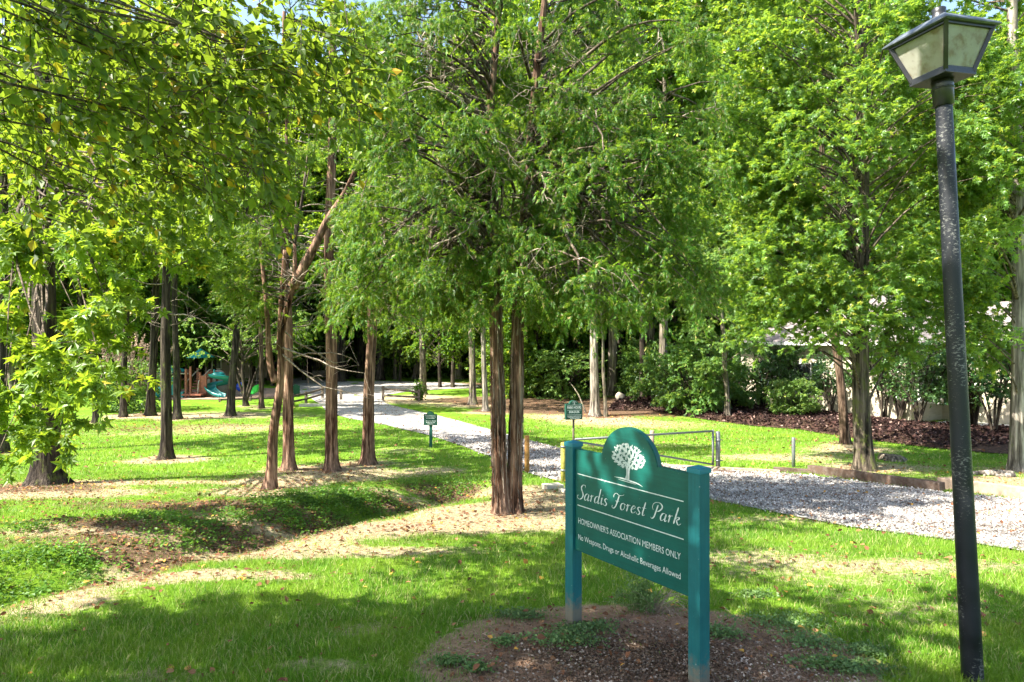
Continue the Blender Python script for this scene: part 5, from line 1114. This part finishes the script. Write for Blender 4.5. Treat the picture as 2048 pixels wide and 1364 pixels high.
GRP = 'dark evergreen shrubs planted along the house'
for i, (px, py, s, sc, lb) in enumerate(((1524, 822, s1, 1.0, 'dark evergreen shrub before the left end of the house wall'), (1561, 824, s2, 1.0, 'narrow dark shrub in front of the black shutters'), (1611, 826, s1, .95, 'many stemmed dark shrub under the house window, left of the leaning trunk'),
     (1765, 842, s2, 1.1, 'dark shrub just right of the large sweetgum trunk'), (1838, 858, s1, .95, 'wide vase shaped dark shrub between the sweetgum and the lamp post'), (1990, 872, s2, 1.05, 'loose thin stemmed dark shrub right of the lamp post in front of the driveway'), (1915, 862, s1, .8, 'low dark shrub hidden directly behind the lamp post'), (2075, 880, s1, 1.0, 'dark shrub at the right frame edge behind the pale trunk'), (1660, 836, s2, .85, 'small dark shrub between the leaning trunk and the house wall'), (1800, 845, s1, 1.15, 'tall dark shrub reaching the gutter between the sweetgum and the vase shaped shrub'), (1945, 862, s1, 1.15, 'tall dark shrub in front of the garage, right beside the lamp post'))):
    first = i in (0, 1); o = place(s, px, py, i*1.3, sc, lb, not first); o['group'] = GRP
rh = shrub_mesh(73, 8, 2.9, 3.8, 70, OVAL, .15, M_RHO, .6, .12, 'rhododendron_shrub', '', 'shrub', nt_=12, nl=12)
for i, (px, py, sc, lb) in enumerate(((1395, 828, 1.15, 'broad sunlit pale green shrub filling the gap left of the house'), (1330, 812, .95, 'rounded light green shrub behind the gate post'), (1465, 822, .8, 'shorter light green shrub against the house corner'), (1290, 796, 1.0, 'shaded green shrub furthest back along the mulch bed'), (1540, 800, 1.35, 'large light green shrub overhanging the left end of the house roof'), (1900, 835, 1.3, 'light green shrub against the house roof behind the lamp post'), (1585, 838, .6, 'low light green shrub left of the leaning brown trunk'))):
    o = place(rh, px, py, i*1.9, sc, lb, i > 0); o['group'] = 'light green shrubs left of the house'
gb = shrub_mesh(74, 8, 2.6, 4.2, 60, OVAL, .14, M_RHO, .6, .08, 'ornamental_bush', '', 'bush'); place(gb, 250, 822, 0, (1, 1, 1), 'bushy yellow green shrub with tan feathery plumes left of the playground', False)
g = G(); r = np.random.default_rng(75); n = 60; A = np.stack([r.normal(size=n)*.9, r.normal(size=n)*.7, np.full(n, 1.2)], 1); E = A+np.stack([r.normal(size=n)*.6+.2, r.normal(size=n)*.4, r.uniform(1.4, 2.9, n)], 1)
tubes(g, bez(A, (A+E)/2+r.normal(size=A.shape)*.1, E, 6), np.full(n, .012), np.full(n, .006), 3); ip = np.repeat(E, 26, 0); u = r.uniform(0, .7, (len(ip), 1)); leaves(g, DIA, ip-np.repeat(norm(E-A), 26, 0)*u, r.normal(size=ip.shape)+np.array([0, 0, 1.2]), r.normal(size=ip.shape), .10); g.obj('plume', [M_DRY], gb)
def weed():
    b = P(1290, 1222); r = np.random.default_rng(76); root = thing('weed_plant', 'feathery green weed with dry bleached stems under the big sign panel', 'plant', b); g = G()
    n = 46; A = np.stack([r.normal(size=n)*.05-.03, r.normal(size=n)*.05, np.zeros(n)], 1); a = r.uniform(0, 6.28, n); l = r.uniform(.08, .30, n); E = A+np.stack([np.cos(a)*l*.9-.06, np.sin(a)*l*.6, r.uniform(.10, .36, n)], 1); B = bez(A, (A+E)/2+np.array([0, 0, .07]), E, 8); tubes(g, B, np.full(n, .0022), np.full(n, .001), 3)
    i = r.integers(0, n, 1500); j = r.integers(1, 8, 1500); leaves(g, DIA, B[i, j]+r.normal(size=(1500, 3))*.012, r.normal(size=(1500, 3))+[0, 0, .3], r.normal(size=(1500, 3)), .022); g.obj('foliage', [M_WEED], root)
    g = G(); n = 60; a = r.normal(-.25, .9, n); l = r.uniform(.15, .5, n); A = np.stack([r.normal(size=n)*.04+.08, r.normal(size=n)*.05, np.zeros(n)], 1); E = A+np.stack([np.cos(a)*l, np.sin(a)*l*.7, r.uniform(.0, .28, n)], 1)
    M_ = (A+E)/2+np.stack([r.normal(size=n)*.05, r.normal(size=n)*.05, r.uniform(.05, .22, n)], 1); tubes(g, bez(A, M_, E, 9), np.full(n, .0022), np.full(n, .0012), 3); g.obj('dry_stem', [M_DRY], root)
    b = P(838, 800); root = thing('vine', 'bright green vine climbing the end post of the right split rail fence', 'vine', b); g = G(); n = 900; p = r.normal(size=(n, 3))*[.18, .15, .33]+[0, -.1, .45]; p[:, 2] = np.clip(p[:, 2], .03, 1.3); leaves(g, OVAL, p, r.normal(size=(n, 3)), r.normal(size=(n, 3))+[0, 0, 1], .12); g.obj('foliage', [M_CLOV], root)
    g = G(); tube(g, [(0, -.1, 0), (.03, -.1, .4), (0, -.1, .9)], .012, 5); g.obj('stem', [B_LIMB], root)
weed()

# ------------------------------------------------------------------ the wood behind
def forest():
    protos = []
    for i, (h, R, K, ml, bk, zlo) in enumerate(((19, 3.6, 80, M_FOR, B_DARK, 5), (22, 4.2, 95, M_GUM, B_OAK, 6), (16, 3.4, 80, M_FOR, B_OAK, 2.5), (20, 3.6, 85, M_MAPLE, B_DARK, 3.5))):
        r = np.random.default_rng(80+i); pth = trunk_path(np.zeros(3), [(r.normal()*.3, r.normal()*.3, h*.5)], h); C = auto_clumps(r, pth, zlo, h, R, K)
        root, _ = build_tree('forest_tree', '', (0, 0, 0), [(r.normal()*.3, r.normal()*.3, h*.5)], h, .26, .07, C, 1.35, 18, 22, OVAL, .24, ml, bk, seed=80+i, flare=.4, sides=12, limb_r=.03, droop=.3, drop=.8)
        protos.append(root)
    rr = np.random.default_rng(88); pth = trunk_path(np.zeros(3), [(.1, .1, 4)], 8.5); C = auto_clumps(rr, pth, 2.3, 8.5, 2.9, 60)
    lt, _ = build_tree('light_tree', 'bright yellow green small tree behind the playground roof', (0, 0, 0), [(.1, .1, 4)], 8.5, .16, .05, C, .95, 14, 15, OVAL, .20, M_FOR, B_DARK, seed=88, flare=.3, sides=12, limb_r=.025)
    us = [shrub_mesh(90, 4, 4.6, 4.4, 60, OVAL, .20, M_FOR, .85, .06, 'understory_tree', '', 'small tree'), shrub_mesh(91, 5, 3.4, 4.6, 55, OVAL, .18, M_RHO, .8, .02, 'understory_tree', '', 'small tree')]
    r = np.random.default_rng(99); used = set(); spots = []
    def put(x, y, pr, sc, label, group):
        z = float(H(x, y)); loc = (x, y, z-.05); rz = r.uniform(0, 6.28); s = (sc*r.uniform(.9, 1.15), sc*r.uniform(.9, 1.15), sc*r.uniform(.85, 1.15))
        if id(pr) not in used: used.add(id(pr)); pr.location = loc; pr.rotation_euler.z = rz; pr.scale = s; pr['label'] = label; pr['group'] = group
        else: copy_thing(pr, loc, rz, s, label, group)
    def fill(n, px0, px1, Y0, Y1, prs, sc, label, group, mind=2.6, lot=True):
        c = 0; t_ = 0
        while c < n and t_ < n*40:
            t_ += 1; Y = r.uniform(Y0, Y1); px = r.uniform(px0, px1); x = (px-1024)/F*Y
            if any((x-a)**2+(Y-b_)**2 < mind**2 for a, b_ in spots): continue
            spots.append((x, Y)); put(x, Y, prs[r.integers(len(prs))], r.uniform(.85, 1.1)*sc, label, group); c += 1
    a_ = 'tall leafy tree in the dense wood behind the playground and the gravel lot'; ga = 'trees of the wood behind the playground'
    fill(30, -120, 1000, 62, 80, protos, 1.65, a_, ga, 4); fill(30, -120, 1050, 86, 125, protos, 1.9, a_, ga, 5)
    b_ = 'tall leafy tree in the dark wood beyond the gravel lot, right of the twin cedar'; gb_ = 'trees of the wood right of the lot'
    fill(14, 1000, 1420, 44, 60, protos, 1.35, b_, gb_, 3.6); fill(16, 980, 1500, 64, 100, protos, 1.8, b_, gb_, 4.5)
    c_ = 'tall bright leafy tree rising behind the cream brick house'; gc = 'trees behind the house'
    fill(20, 1440, 2150, 46, 62, protos, 1.4, c_, gc, 3.6); fill(18, 1450, 2150, 64, 95, protos, 1.8, c_, gc, 5)
    fill(8, -140, 260, 38, 60, protos, 1.15, 'tall leafy tree in the shade left of the playground', 'trees left of the playground', 3.2)
    d_ = 'low bushy understory tree at the dark edge of the wood'; gd = 'understory along the edge of the wood'
    fill(26, -100, 560, 70, 84, us, 1.1, d_, gd, 2.4); fill(34, 640, 1230, 67, 84, us, 1.15, d_, gd, 2.4); fill(16, 1000, 1300, 42, 60, us, 1.0, d_, gd, 2.4); fill(12, 1420, 2100, 52, 66, us, 1.2, d_, gd, 2.4)
    for i, (px, Y, sc, lb) in enumerate(((372, 52, 1.0, 'bright yellow green small tree behind the playground roof'), (430, 55, 1.05, 'bright small tree directly behind the twisting slide'), (545, 54, .95, 'bright small tree behind the forked cedar'), (608, 62, 1.0, 'bright small tree by the distant beige house'), (300, 48, .9, 'small light green tree behind the feathery bush'),
                          (800, 60, .9, 'light green small tree at the far right corner of the gravel lot'), (880, 52, .9, 'light green small tree on the leaf litter beyond the fence vine'), (1050, 44, .85, 'light green small tree seen just right of the twin cedar'))):
        x = (px-1024)/F*Y; spots.append((x, Y)); loc = (x, Y, float(H(x, Y))-.05)
        if i == 0: lt.location = loc; lt['label'] = lb
        else: copy_thing(lt, loc, i*1.3, sc, lb)
    rr = np.random.default_rng(87); C = auto_clumps(rr, trunk_path(np.zeros(3), [(.4, .1, 10)], 23), 9.5, 23, 2.9, 60)
    st, _ = build_tree('slim_tree', 'slim dark trunk with a high crown standing at the edge of the wood', (0, 0, 0), [(.4, .1, 10)], 23, .17, .06, C, 1.2, 15, 17, OVAL, .24, M_FOR, B_DARK, seed=87, flare=.4, sides=12, limb_r=.02, dead=8, dead_z=(4, 9))
    for i, (px, Y) in enumerate(((40, 48), (128, 42), (160, 55), (218, 50), (276, 58), (392, 60), (418, 66), (508, 62), (628, 68), (654, 64), (702, 70), (742, 72), (905, 52), (1010, 50), (1075, 44), (1120, 56), (1160, 48), (1245, 46), (1285, 40), (1350, 45), (1420, 42), (1500, 52), (1590, 50), (1790, 52), (1940, 50), (2000, 47))):
        x = (px-1024)/F*Y; loc = (x, Y, float(H(x, Y))-.05); spots.append((x, Y)); sc = (rr.uniform(.8, 1.2),)*2+(rr.uniform(.9, 1.3),)
        if i == 0: st.location = loc; st.scale = sc; st['group'] = 'slim trees at the edge of the wood'
        else: copy_thing(st, loc, rr.uniform(0, 6), sc)
    # individually seen trees inside the park, beyond the lot
    for px, Y, pr, sc, lb in ((682, 60, 0, 1.5, 'dark straight trunk just left of the drive opening, behind the park bench'), (722, 66, 3, 1.6, 'slim dark trunk at the back of the gravel lot'), (760, 62, 0, 1.5, 'dark trunk hidden close behind the cedar at the drive'), (790, 64, 2, .8, 'short trunked bushy tree at the back right of the gravel lot'),
                          (1325, 40, 1, 1.1, 'tall pale trunk standing above the light green shrubs'), (1642, 44, 1, .9, 'pale trunk rising behind the roof, left of the sweetgum'), (1868, 45, 0, .9, 'brown trunk rising over the roof by the lamp post'), (330, 54, 2, 1.2, 'dark trunk behind the playground roof'), (520, 56, 2, 1.2, 'leafy tree shading the back of the playground')):
        x = (px-1024)/F*Y; spots.append((x, Y)); copy_thing(protos[pr], (x, Y, float(H(x, Y))-.05), r.uniform(0, 6), sc, lb, None)
    g = G(); n = 150000; a = r.uniform(-1.15, 1.15, n); rad = r.uniform(128, 150, n); z = r.uniform(-1.5, 1, n)**1*1.; z = r.uniform(0, 1, n)*30-1.5; x = np.sin(a)*rad; y = np.cos(a)*rad
    k = z < 24+5*np.sin(x*.11)+4*np.sin(x*.31+1); x, y, z = x[k], y[k], z[k]; n = len(x); N_ = r.normal(size=(n, 3)); N_[:, 2] += .8; A = r.normal(size=(n, 3))
    leaves(g, DIA, np.stack([x, y, z], 1), A, N_, r.uniform(.7, 1.5, n)); tag(g.obj('distant_woodland', [M_FOR]), 'unbroken green mass of the far wood seen between the trunks', 'woodland', kind='stuff')
forest()
